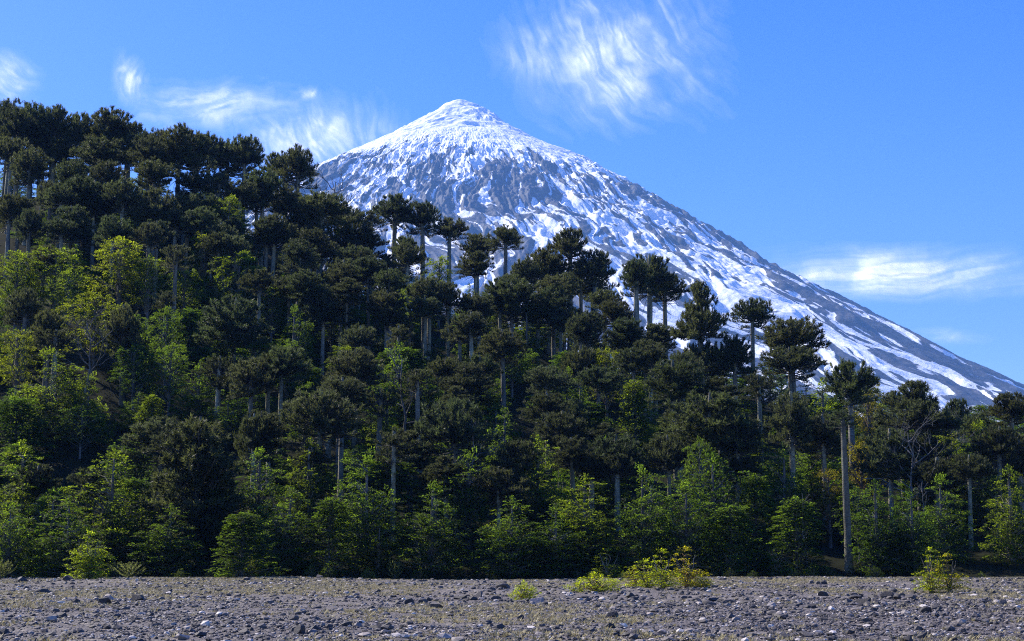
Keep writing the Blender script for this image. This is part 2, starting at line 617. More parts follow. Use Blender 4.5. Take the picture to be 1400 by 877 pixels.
snow += 0.35 * patch(755, 318, 34, 20, -25) + 0.33 * patch(800, 345, 60, 26, 30) + 0.25 * patch(858, 320, 14, 42, 18)
snow += 0.30 * patch(985, 410, 60, 15, 42) + 0.32 * patch(1140, 455, 130, 17, 30) + 0.22 * patch(1040, 395, 100, 8, 36)
snow += 0.25 * patch(500, 255, 60, 12, -28) + 0.20 * patch(935, 450, 50, 30, 30) + 0.2 * patch(600, 255, 90, 18, -15)
snow -= 0.34 * patch(620, 270, 60, 22, 0) + 0.40 * patch(720, 275, 60, 26, -8)
snow += 0.10 * patch(1000, 350, 150, 14, 33)
snow -= 0.18 * patch(450, 240, 40, 12, -25)
g = Geo()
g.add(MV, grid_faces(len(rings), len(th), True), 0, np.clip(snow, 0, 1).ravel())
o = link('mountain', g.mesh('mountain', [M_MOUNTAIN], True, 'snow')); o['kind'] = 'structure'
tag(o, 'snow capped volcano cone rising behind the forested hillside', 'volcano')

# haze: one closed box of thin air round the camera and everything up to the volcano
hm, hn, hl, hout = material('haze')
pv = hn.new('ShaderNodeVolumePrincipled')
pv.inputs['Color'].default_value = (0.22, 0.48, 1.0, 1)
pv.inputs['Density'].default_value = 0.000060
pv.inputs['Anisotropy'].default_value = 0.0
hl.new(pv.outputs[0], hout.inputs['Volume'])
bx0, bx1, by0, by1, bz0, bz1 = -9000, 8500, -400, 16500, -60, SZ + 120
g = Geo()
g.add([(x, y, z) for x in (bx0, bx1) for y in (by0, by1) for z in (bz0, bz1)],
      [(0, 1, 3, 2), (4, 6, 7, 5), (0, 4, 5, 1), (2, 3, 7, 6), (0, 2, 6, 4), (1, 5, 7, 3)])
o = link('haze', g.mesh('haze', [hm])); o['kind'] = 'stuff'


# ------------------------------------------------------------------ tree builders
def unit(v):
    return v / (np.linalg.norm(v, axis=-1, keepdims=True) + 1e-9)


def ropes(geo, rng, o, d, ln, leaves=13, length=0.27, width=0.11, val=None):
    """spiky rope-like shoots: many pointed leaves set round a curved axis (o, d, ln are arrays, one row per shoot)"""
    n = len(o)
    s = (np.arange(leaves) + 0.5) / leaves
    S = s[None, :, None]
    up = np.array([0, 0, 1.0])
    axis = unit(d[:, None, :] + up * S * 0.35)
    pos = o[:, None, :] + axis * S * ln[:, None, None]
    ref = unit(rng.normal(size=(n, leaves, 3)))
    rad = unit(np.cross(axis, ref))
    tip_dir = unit(axis * 0.75 + rad * (0.95 - 0.35 * S))
    side = unit(np.cross(tip_dir, rng.normal(size=(n, leaves, 3))))
    L = length * (0.75 + 0.5 * rng.random((n, leaves, 1)))
    Wd = width * (0.8 + 0.4 * rng.random((n, leaves, 1))) * 0.5
    a, b, c = pos - side * Wd, pos + side * Wd, pos + tip_dir * L
    V = np.stack([a, b, c], 2).reshape(-1, 3)
    F_ = np.arange(len(V)).reshape(-1, 3)
    v = 0.25 + 0.75 * rng.random((n, leaves))
    if val is not None:
        v = v * val
    geo.add(V, F_, 0, np.repeat(v.ravel(), 3))


def crown_branches(kind, rng):
    """list of (azimuth, radius, tip z, attach z, sag) in a crown of width 8 whose top is z = 0"""
    out = []

    def layer(Rm, ztop, depth, n, droop=0.5, rise=0.25):
        for i in range(n):
            t = (i + rng.random()) / n
            az = rng.random() * 2 * math.pi
            lop = 0.70 + 0.44 * rng.random()
            r = Rm * (0.10 + 0.90 * t ** 0.62) * lop
            zt = ztop - depth * t ** 2.0 + rng.normal() * 0.10 * depth
            za = ztop - 0.55 - (0.45 + 0.4 * rng.random()) * depth * t - rise * r * (1 - t)
            out.append((az, r, zt, za, droop * rng.random()))

    if kind == 'umbrella':
        layer(4.0, 0, 2.6, 80)
        layer(4.0, -2.0, 2.4, 24, 0.3, -0.12)
    elif kind == 'flat':
        layer(4.1, 0, 1.7, 66)
        layer(3.2, -1.1, 1.4, 14, 0.2, 0.0)
    elif kind == 'dome':
        layer(4.0, 0, 3.6, 92)
        layer(4.0, -2.5, 3.0, 60, 0.3, -0.05)
    elif kind == 'tiered':
        layer(1.6, 0, 1.0, 22)
        layer(4.0, -1.9, 2.3, 80)
        layer(3.7, -5.2, 2.3, 50, 0.3, 0.0)
    elif kind == 'young':
        for k, (rm, z) in enumerate(((2.2, 0), (3.4, -1.7), (4.0, -3.7), (3.9, -5.9))):
            layer(rm, z, 2.5, 48, 0.4, 0.05)
    elif kind == 'ragged':
        layer(3.8, 0, 2.2, 34)
        layer(4.0, -2.6, 2.0, 16, 0.2, 0.0)
    return out


def make_monkey_puzzle_crown(kind, seed):
    rng = np.random.default_rng(seed)
    geo = Geo()
    O, D, L, Vv = [], [], [], []
    zmin = 0
    lobe = 0.85 + 0.3 * rng.random(7)
    for az, r, zt, za, sag in crown_branches(kind, rng):
        r *= np.interp((az / (2 * math.pi) * 7) % 7, np.arange(8), np.append(lobe, lobe[0]))
        za = min(za, -0.3)
        ca, sa = math.cos(az), math.sin(az)
        s = np.linspace(0, 1, 7)
        p0, p2 = np.array([0, 0, za]), np.array([r * ca, r * sa, zt])
        p1 = np.array([r * ca * 0.55, r * sa * 0.55, min(za, zt) * 0.5 + za * 0.5 - sag])
        pts = ((1 - s) ** 2)[:, None] * p0 + (2 * s * (1 - s))[:, None] * p1 + (s ** 2)[:, None] * p2
        pts[1:-1] += rng.normal(size=(5, 3)) * 0.05
        tube(geo, pts, np.linspace(0.085, 0.035, 7), 4, 1)
        tang = unit(np.gradient(pts, axis=0))
        st = np.linspace(0.42 if r > 1.6 else 0.1, 1.0, max(3, int(r * 1.7)))
        for q in st:
            i = q * 6
            pos = np.array([np.interp(i, range(7), pts[:, k]) for k in range(3)])
            t = np.array([np.interp(i, range(7), tang[:, k]) for k in range(3)])
            side = np.array([-sa, ca, 0])
            for sg in (-1, 1):
                dirv = t * (0.55 + 0.4 * rng.random()) + sg * side * (0.5 + 0.6 * rng.random()) + np.array([0, 0, 0.15 + 0.45 * rng.random()])
                O.append(pos); D.append(dirv); L.append(0.45 + 0.40 * rng.random()); Vv.append(0.75 + 0.25 * rng.random())
            if rng.random() < 0.35:
                O.append(pos); D.append(t * 0.6 + np.array([0, 0, 0.8]) + rng.normal(size=3) * 0.2); L.append(0.4 + 0.3 * rng.random()); Vv.append(1.0)
        for k in range(3):
            O.append(pts[-1]); D.append(tang[-1] + rng.normal(size=3) * 0.45 + np.array([0, 0, 0.2])); L.append(0.40 + 0.30 * rng.random()); Vv.append(1.0)
        zmin = min(zmin, zt)
    ropes(geo, rng, np.array(O), unit(np.array(D)), np.array(L), 16, 0.33, 0.085, np.array(Vv)[:, None])
    V0 = np.concatenate(geo.v)
    # a few bare, dead, hanging boughs under the crown
    for k in range(9):
        az = rng.random() * 6.28
        z0 = zmin * (0.75 + 0.35 * rng.random())
        ln = 1.2 + 1.6 * rng.random()
        s = np.linspace(0, 1, 5)[:, None]
        pts = np.array([0, 0, z0]) + s * np.array([math.cos(az), math.sin(az), 0.05]) * ln - s ** 2 * np.array([0, 0, 0.9 * ln * rng.random()])
        tube(geo, pts, np.linspace(0.06, 0.025, 5), 4, 1)
    # unit crown: width 1, height 1 (top at z=0)
    V = V0
    depth = -np.percentile(V[:, 2], 1.5)
    wid = np.percentile(np.hypot(V[:, 0], V[:, 1]), 95.5) * 2
    top = V[:, 2].max()
    for v in geo.v:
        v[:, 0:2] /= wid; v[:, 2] = (v[:, 2] - top) / (depth + top)
    return geo.mesh('monkey_puzzle_crown', [M_ARAU, M_BRANCH], False, 'leaf'), (depth + top) / wid


def make_trunk(seed, mat, lean=0.012, flare=1.35, name='trunk'):
    """unit trunk: height 1, radius 1 at breast height"""
    rng = np.random.default_rng(seed)
    geo = Geo()
    z = np.concatenate([[-0.04, 0.0, 0.015, 0.04], np.linspace(0.08, 1.0, 22)])
    bend = np.cumsum(rng.normal(size=(len(z), 2)) * lean * 0.35, axis=0)
    rad = np.interp(z, [-0.04, 0, 0.03, 0.1, 0.6, 0.95, 1.0], [flare, flare, 1.12, 1.0, 0.84, 0.6, 0.3])
    rad = rad * (1 + rng.normal(size=len(z)) * 0.03)
    sides = 12
    a = np.arange(sides) * 2 * math.pi / sides
    wob = 1 + rng.normal(size=sides) * 0.05
    V = np.stack([np.cos(a)[None] * rad[:, None] * wob, np.sin(a)[None] * rad[:, None] * wob, np.broadcast_to(z[:, None], (len(z), sides))], -1)
    V[:, :, 0] += bend[:, 0:1] * 6; V[:, :, 1] += bend[:, 1:2] * 6
    V[:, :, 0:2] -= (bend * 6 * z[:, None])[:, None, :]            # the tip stays over the foot
    geo.add(V.reshape(-1, 3), grid_faces(len(z), sides, True), 0)
    return geo.mesh(name, [mat], True)


CROWNS = {}
for kind, seeds in (('umbrella', (1, 2, 3, 4, 5, 6)), ('flat', (11, 12)), ('dome', (21, 22, 23)), ('tiered', (31, 32)), ('young', (41, 42)), ('ragged', (51, 52))):
    CROWNS[kind] = [make_monkey_puzzle_crown(kind, s) for s in seeds]
TRUNKS = [make_trunk(200 + k, M_BARK) for k in range(4)]
BTRUNKS = [make_trunk(300 + k, M_BEECHBARK, 0.05, 1.5) for k in range(3)]


def leaf_sprays(geo, rng, o, d, ln, leaves=22, size=0.15, width=0.5, val=None):
    """flat fans of small leaves: two ranks of rhombic leaves along a shoot and its side twigs"""
    n = len(o)
    up = np.array([0, 0, 1.0])
    d = unit(d)
    side = unit(np.cross(d, up + rng.normal(size=(n, 3)) * 0.25))
    nor = unit(np.cross(side, d))
    s = rng.random((n, leaves, 1)) ** 0.75
    q = (rng.random((n, leaves, 1)) * 2 - 1) * (1.0 - 0.55 * s) * width
    pos = o[:, None] + d[:, None] * s * ln[:, None, None] + side[:, None] * q * ln[:, None, None] - up * (s ** 2) * 0.12 * ln[:, None, None]
    pos = pos + nor[:, None] * rng.normal(size=(n, leaves, 1)) * 0.05 * ln[:, None, None]
    ld = unit(d[:, None] + side[:, None] * np.sign(q) * (0.5 + 0.6 * rng.random((n, leaves, 1))) + rng.normal(size=(n, leaves, 3)) * 0.25)
    ls = unit(np.cross(ld, nor[:, None] + rng.normal(size=(n, leaves, 3)) * 0.4))
    sz = size * (0.6 + 0.9 * rng.random((n, leaves, 1)))
    V = np.stack([pos, pos + ld * sz * 0.5 + ls * sz * 0.22, pos + ld * sz, pos + ld * sz * 0.5 - ls * sz * 0.22], 2).reshape(-1, 3)
    v = 0.1 + 0.9 * rng.random((n, leaves))
    if val is not None:
        v = v * val
    geo.add(V, np.arange(len(V)).reshape(-1, 4), 0, np.repeat(v.ravel(), 4))


def make_beech_crown(seed, W=6.0, H=8.0, low=0.1, pads=46, leaf=0.17, shape='round', sprays=10, leaves=20):
    """layered pads of foliage carried on limbs; returned with width 1, height 1 (foot at z=0)"""
    rng = np.random.default_rng(seed)
    geo = Geo()
    O, D, L, Vv = [], [], [], []
    lobes = 0.62 + 0.55 * rng.random(6)
    leaders = None
    if shape == 'wild':
        leaders = [(0.06 * rng.normal(), 0.06 * rng.normal(), 1.0, 0.27)]
        for q in range(5):
            aa = q * 1.2566 + rng.random() * 0.8
            rr = 0.18 + 0.16 * rng.random()
            leaders.append((rr * math.cos(aa), rr * math.sin(aa), 0.45 + 0.42 * rng.random(), 0.17 + 0.09 * rng.random()))
    for k in range(pads):
        t = (k + rng.random()) / pads
        z = H * (low + (1 - low) * t)
        if leaders is not None:
            lx, ly, lh, lr_ = leaders[k % len(leaders)]
            prof_ = (1 - t) ** 0.7 + 0.10
        elif shape == 'cone':
            prof_ = (1 - t) ** 0.75 * 0.95 + 0.06
        elif shape == 'spread':
            prof_ = 0.55 + 0.45 * math.sin(math.pi * min(1, t * 0.9 + 0.12)) if t < 0.9 else 0.45
        else:
            prof_ = math.sqrt(max(0.03, 1 - (t * 1.25 - 0.35) ** 2 * 1.18)) if t > 0.28 else 0.86 + 0.14 * t / 0.28
        az = k * 2.39996 + rng.random() * 0.9
        prof_ *= np.interp((az / 6.2832 * 6 + 2.2 * t) % 6, np.arange(7), np.append(lobes, lobes[0]))
        r = W / 2 * prof_ * (0.32 + 0.74 * rng.random() ** 0.7)
        c = np.array([r * math.cos(az), r * math.sin(az), z])
        if leaders is not None:
            r = lr_ * W * prof_ * (0.25 + 0.85 * rng.random() ** 0.7)
            c = np.array([lx * W + r * math.cos(az), ly * W + r * math.sin(az), H * lh * (low + (1 - low) * t)])
            z = c[2]
            r = float(np.hypot(c[0], c[1]))
        zi = max(H * 0.04, z - (0.5 + 0.35 * rng.random()) * r)
        s = np.linspace(0, 1, 5)[:, None]
        pts = np.array([0, 0, zi]) * (1 - s) + c * s + np.array([0, 0, 0.22 * r]) * s * (1 - s)
        pts[1:-1] += rng.normal(size=(3, 3)) * 0.02 * W
        tube(geo, pts, np.linspace(0.011, 0.004, 5) * W, 4, 1)
        out = np.array([math.cos(az), math.sin(az), 0.0])
        pr = W * (0.085 + 0.075 * rng.random())
        tilt = -0.1 + 0.3 * rng.random()
        pv_ = 0.55 + 0.45 * rng.random()
        for j in range(sprays):
            a2 = rng.random() * 2 * math.pi
            rr = pr * math.sqrt(rng.random())
            off = np.array([math.cos(a2) * rr, math.sin(a2) * rr, 0])
            dirv = out * 0.6 + off / pr + rng.normal(size=3) * 0.3
            dirv[2] = tilt * -0.5 + rng.normal() * 0.18
            O.append(c + off + np.array([0, 0, -0.30 * rr + rng.normal() * 0.012 * W])); D.append(dirv); L.append(W * (0.075 + 0.055 * rng.random())); Vv.append(pv_)
    # leading shoots at the top
    for j in range(10):
        O.append(np.array([rng.normal() * 0.035 * W, rng.normal() * 0.035 * W, H * (0.9 + 0.09 * rng.random())]))
        D.append(np.array([rng.normal() * 0.6, rng.normal() * 0.6, 0.7])); L.append(W * 0.1); Vv.append(1.0)
    leaf_sprays(geo, rng, np.array(O), np.array(D), np.array(L), leaves, leaf, 0.5, np.array(Vv)[:, None])
    V = np.concatenate(geo.v)
    wid = np.percentile(np.hypot(V[:, 0], V[:, 1]), 96) * 2
    hgt = np.percentile(V[:, 2], 99.7)
    for v in geo.v:
        v[:, 0:2] /= wid; v[:, 2] /= hgt
    return geo.mesh('beech_crown', [M_BEECH, M_BEECHBARK], False, 'leaf')


BEECH = {
    'round': [make_beech_crown(s, 6, 8, 0.05, 96, 0.16, 'wild', 10, 24) for s in (1, 2, 3, 12)],
    'spread': [make_beech_crown(s, 7, 8.5, 0.36, 46, 0.18, 'spread', 11, 26) for s in (4, 5, 6)],
    'cone': [make_beech_crown(s, 5, 8, 0.05, 78, 0.16, 'cone', 11, 26) for s in (7, 8)],
    'bush': [make_beech_crown(s, 5.5, 5.5, 0.04, 84, 0.15, 'wild', 10, 24) for s in (9, 10)],
}

rnd = random.Random(5)


def empty(name, loc, rz=0.0, tilt=(0, 0)):
    o = bpy.data.objects.new(name, None)
    COL.objects.link(o)
    o.empty_display_size = 1.0
    o.location = loc
    o.rotation_euler = (tilt[0], tilt[1], rz)
    return o


WOODY = []      # records used to write the labels


def place_monkey_puzzle(x, y, W, H, Hc, kind, lean=(0, 0), trunk_r=None, tint=None, px=None, py=None, note=None):
    z = land(x, y) - 0.1
    root = empty('monkey_puzzle_tree', (x, y, z), rnd.random() * 6.28, lean)
    tr = trunk_r or max(0.16, min(0.55, 0.020 * H + 0.05))
    tk = link('trunk', rnd.choice(TRUNKS), root, scale=(tr, tr, H * 0.97))
    q = rnd.uniform(0.75, 1.5)
    tk.color = (q, q * rnd.uniform(0.95, 1.03), q * rnd.uniform(0.88, 1.0), 1)
    if note:
        tk.color = (0.72, 0.72, 0.70, 1)
    me, ratio = rnd.choice(CROWNS[kind])
    c = link('crown', me, root, loc=(0, 0, H), scale=(W, W, Hc), rot=(0, 0, rnd.random() * 6.28))
    k = rnd.uniform(0.75, 1.2)
    c.color = tint or (k * rnd.uniform(0.85, 1.06), k, k * rnd.uniform(0.85, 1.1), 1)
    tag(root, 'monkey puzzle tree', 'tree', 'monkey puzzle trees on the hillside')
    WOODY.append(dict(o=root, sp='monkey puzzle', kind=kind, x=x, y=y, W=W, H=H, px=px, py=py, note=note))
    return root


def place_beech(x, y, W, H, kind, tint, px=None, py=None, note=None, name='southern_beech', hue=None, filler=False):
    z = land(x, y) - 0.1
    root = empty(name, (x, y, z), rnd.random() * 6.28)
    tr = 0.016 * H + 0.02
    link('trunk', rnd.choice(BTRUNKS), root, scale=(tr, tr, H * 0.9))
    c = link('crown', rnd.choice(BEECH[kind]), root, scale=(W, W, H))
    c.color = (*tint, 1)
    tag(root, 'southern beech', 'tree', 'southern beeches on the hillside')
    WOODY.append(dict(o=root, sp='beech', kind=kind, x=x, y=y, W=W, H=H, px=px, py=py, note=note, hue=hue, filler=filler))
    return root


def slope_point(px, py):
    """where the sight line through a photograph pixel meets the hillside (or its crest)"""
    r = ray(px, py)
    best = None
    for d in np.arange(112.0, 300.0, 0.5):
        gap = EYE[2] + r[2] * d - land(r[0] * d, d)
        if gap <= 0:
            return r[0] * d, d
        yc = float(np.interp(r[0] * d, CREST_X, CREST_D))
        if d >= yc:
            return r[0] * d, d + rnd.uniform(1, 9)
    return r[0] * 250, 250.0


# ------------------------------------------------------------------ the monkey puzzle trees: (px, top, crown width px, crown height px, foot y, crown kind)
MP = [
    (8, 132, 84, 62, 290, 'dome'), (38, 138, 60, 50, 300, 'umbrella'), (70, 140, 56, 56, 300, 'dome'), (150, 145, 80, 56, 305, 'dome'),
    (190, 176, 50, 40, 315, 'umbrella'), (240, 165, 66, 66, 320, 'dome'), (284, 178, 48, 44, 300, 'umbrella'), (331, 181, 66, 52, 320, 'umbrella'),
    (397, 194, 58, 56, 325, 'umbrella'), (356, 229, 56, 30, 372, 'flat'), (34, 197, 62, 50, 335, 'umbrella'), (128, 187, 78, 40, 330, 'umbrella'),
    (10, 182, 56, 42, 320, 'umbrella'), (95, 214, 56, 44, 345, 'umbrella'), (145, 216, 50, 40, 350, 'umbrella'), (207, 214, 60, 40, 350, 'umbrella'),
    (104, 237, 68, 50, 370, 'dome'), (163, 240, 60, 46, 375, 'umbrella'), (208, 252, 64, 52, 385, 'umbrella'), (93, 276, 64, 50, 400, 'dome'),
    (8, 260, 46, 44, 380, 'umbrella'), (36, 283, 46, 40, 410, 'umbrella'), (252, 262, 50, 40, 380, 'umbrella'), (296, 232, 40, 36, 360, 'ragged'),
    (64, 245, 40, 36, 360, 'umbrella'), (437, 257, 74, 50, 410, 'umbrella'), (480, 283, 50, 34, 405, 'umbrella'), (531, 261, 64, 46, 415, 'umbrella'),
    (574, 272, 54, 44, 420, 'umbrella'), (611, 294, 52, 34, 425, 'umbrella'), (690, 305, 52, 34, 440, 'umbrella'), (652, 318, 50, 36, 435, 'umbrella'),
    (650, 341, 50, 36, 460, 'dome'), (406, 333, 52, 34, 455, 'flat'), (440, 390, 80, 58, 515, 'dome'), (528, 392, 62, 40, 520, 'umbrella'),
    (586, 374, 62, 44, 505, 'umbrella'), (628, 436, 56, 30, 555, 'flat'), (700, 378, 84, 58, 510, 'dome'), (492, 441, 54, 30, 545, 'flat'),
    (780, 309, 58, 46, 450, 'umbrella'), (750, 334, 70, 54, 470, 'dome'), (816, 338, 56, 54, 470, 'umbrella'), (797, 352, 46, 36, 475, 'umbrella'),
    (889, 342, 74, 60, 540, 'umbrella'), (872, 350, 46, 46, 548, 'umbrella'), (911, 371, 56, 40, 535, 'umbrella'), (962, 377, 76, 130, 590, 'tiered'),
    (1030, 405, 62, 42, 555, 'umbrella'), (1086, 427, 90, 60, 570, 'umbrella'), (1083, 470, 92, 44, 590, 'umbrella'), (757, 390, 72, 54, 520, 'dome'),
    (842, 405, 66, 40, 535, 'umbrella'), (909, 440, 34, 40, 530, 'ragged'), (926, 485, 84, 62, 672, 'dome'), (820, 497, 68, 38, 625, 'umbrella'),
    (748, 496, 66, 40, 640, 'umbrella'), (779, 541, 56, 36, 655, 'umbrella'), (845, 588, 92, 60, 715, 'dome'), (973, 530, 126, 80, 716, 'dome'),
    (1086, 528, 62, 80, 720, 'dome'), (1168, 485, 76, 66, 690, 'umbrella'), (1260, 514, 118, 110, 722, 'tiered'), (1389, 533, 72, 46, 690, 'umbrella'),
    (1226, 531, 32, 30, 640, 'umbrella'), (1313, 541, 44, 44, 650, 'umbrella'), (434, 525, 106, 74, 705, 'umbrella'), (485, 471, 78, 54, 640, 'dome'),
    (624, 539, 106, 84, 722, 'umbrella'), (689, 445, 68, 50, 590, 'dome'), (609, 484, 54, 30, 600, 'flat'), (682, 634, 94, 50, 752, 'umbrella'),
    (341, 484, 74, 50, 630, 'umbrella'), (382, 470, 74, 46, 620, 'umbrella'), (318, 402, 98, 64, 545, 'dome'), (166, 411, 50, 64, 555, 'dome'),
    (268, 562, 146, 160, 756, 'young'), (215, 566, 96, 60, 700, 'dome'), (1007, 452, 54, 60, 600, 'dome'), (655, 480, 56, 40, 600, 'umbrella'),
    (555, 330, 50, 40, 460, 'umbrella'), (722, 350, 50, 40, 470, 'umbrella'), (1130, 560, 60, 60, 720, 'dome'), (545, 440, 44, 34, 560, 'ragged'),
    (470, 350, 52, 44, 470, 'dome'), (370, 290, 50, 40, 420, 'umbrella'), (300, 300, 46, 36, 420, 'umbrella'), (795, 430, 56, 40, 560, 'umbrella'),
    (868, 470, 48, 40, 600, 'umbrella'), (1010, 560, 70, 60, 725, 'umbrella'), (1220, 580, 80, 70, 735, 'dome'), (1345, 560, 50, 44, 690, 'umbrella'),
    (560, 600, 60, 40, 720, 'ragged'), (345, 560, 60, 60, 700, 'umbrella'), (60, 420, 50, 50, 545, 'dome'), (30, 390, 50, 46, 520, 'umbrella'),
    (200, 300, 44, 36, 430, 'umbrella'), (150, 292, 54, 40, 420, 'umbrella'), (235, 330, 50, 36, 470, 'ragged'), (55, 330, 50, 40, 450, 'umbrella'),
]
MP += [(108, 152, 60, 50, 300, 'umbrella'), (20, 146, 60, 50, 305, 'umbrella'), (172, 163, 54, 44, 300, 'umbrella'), (214, 172, 52, 44, 310, 'umbrella'),
       (262, 176, 54, 46, 315, 'umbrella'), (308, 188, 54, 44, 310, 'umbrella'), (364, 204, 50, 40, 330, 'umbrella'), (350, 246, 54, 40, 370, 'umbrella'),
       (388, 250, 54, 42, 375, 'dome'), (418, 262, 50, 40, 385, 'umbrella'), (460, 276, 50, 40, 390, 'umbrella'), (505, 285, 44, 34, 400, 'ragged')]
for i, (px, top, w, hc, foot, kind) in enumerate(MP):
    x, y = slope_point(px, foot)
    rt = ray(px, top)
    H = EYE[2] + rt[2] * y - land(x, y)
    H = max(6.0, min(30.0, H))
    place_monkey_puzzle(x, y, 1.0 * w * y / F, H, (1.15 if px < 420 else 1.05) * hc * y / F, kind, (rnd.gauss(0, 0.012), rnd.gauss(0, 0.012)), px=px, py=top)

# more of them standing close behind one another on the upper slope
for k in range(52):
    px = rnd.uniform(-20, 420) if k < 44 else rnd.uniform(560, 850)
    sky_ = float(np.interp(px, [0, 150, 240, 330, 400, 440, 530, 690, 780], [150, 160, 185, 205, 235, 275, 285, 330, 335]))
    top = sky_ + rnd.uniform(8, 150) if px < 420 else sky_ + rnd.uniform(15, 110)
    w = rnd.uniform(38, 58)
    x, y = slope_point(px, top + rnd.uniform(2.0, 2.6) * w)
    H = max(7.0, min(26.0, EYE[2] + ray(px, top)[2] * y - land(x, y)))
    place_monkey_puzzle(x, y, w * y / F, H, w * rnd.uniform(0.65, 0.8) * y / F, rnd.choice(['umbrella', 'umbrella', 'dome', 'ragged']),
                        (rnd.gauss(0, 0.015), rnd.gauss(0, 0.015)), px=px, py=top)

# a second rank just behind the centre skyline
for k in range(20):
    px = 455 + k * 25 + rnd.uniform(-9, 9)
    top = float(np.interp(px, [440, 530, 690, 780, 890, 960], [285, 292, 335, 345, 385, 420])) + rnd.uniform(12, 80)
    w = rnd.uniform(42, 58)
    x, y = slope_point(px, top + 2.6 * w)
    H = max(7.0, min(24.0, EYE[2] + ray(px, top)[2] * y - land(x, y)))
    place_monkey_puzzle(x, y, w * y / F, H, w * rnd.uniform(0.65, 0.85) * y / F, rnd.choice(['umbrella', 'umbrella', 'dome']),
                        (rnd.gauss(0, 0.02), rnd.gauss(0, 0.02)), trunk_r=rnd.uniform(0.2, 0.34), px=px, py=top)

# slimmer ones rising through the understorey, down to the lower slope
for k in range(66):
    if k < 16:
        px = rnd.uniform(385, 540)
        top = float(np.interp(px, [385, 440, 540], [255, 275, 285])) + rnd.uniform(8, 100)
    else:
        px = rnd.uniform(-20, 1420)
        top = rnd.uniform(max(390, float(np.interp(px, [0, 700, 900, 1100, 1400], [330, 370, 430, 500, 560])) + 20), 650)
    if k >= 16 and 1100 < px < 1215 and top > 470:
        continue
    w = rnd.uniform(40, 58) if top < 480 else rnd.uniform(46, 74)
    foot = min(768, top + rnd.uniform(1.8, 2.5) * w)
    x, y = slope_point(px, foot)
    H = max(5.0, min(24.0, EYE[2] + ray(px, top)[2] * y - land(x, y)))
    kd = rnd.uniform(0.6, 0.95)
    place_monkey_puzzle(x, y, w * y / F, H, w * rnd.uniform(0.6, 0.85) * y / F, rnd.choice(['umbrella', 'umbrella', 'dome', 'ragged', 'flat', 'tiered']),
                        (rnd.gauss(0, 0.02), rnd.gauss(0, 0.02)), trunk_r=rnd.uniform(0.17, 0.34), tint=(kd, kd, kd, 1), px=px, py=top)

# the tall bare pale trunk with a small tuft, standing in front at the edge of the forest
x, y = slope_point(1161, 783)
front_tree = place_monkey_puzzle(x, y, 46 * y / F, (783 - 560) * y / F, 28 * y / F, 'ragged', (0.0, 0.02), 0.31, px=1164, py=562,
                                 note='tall pale bare trunk with a small tufted crown at the forest edge')

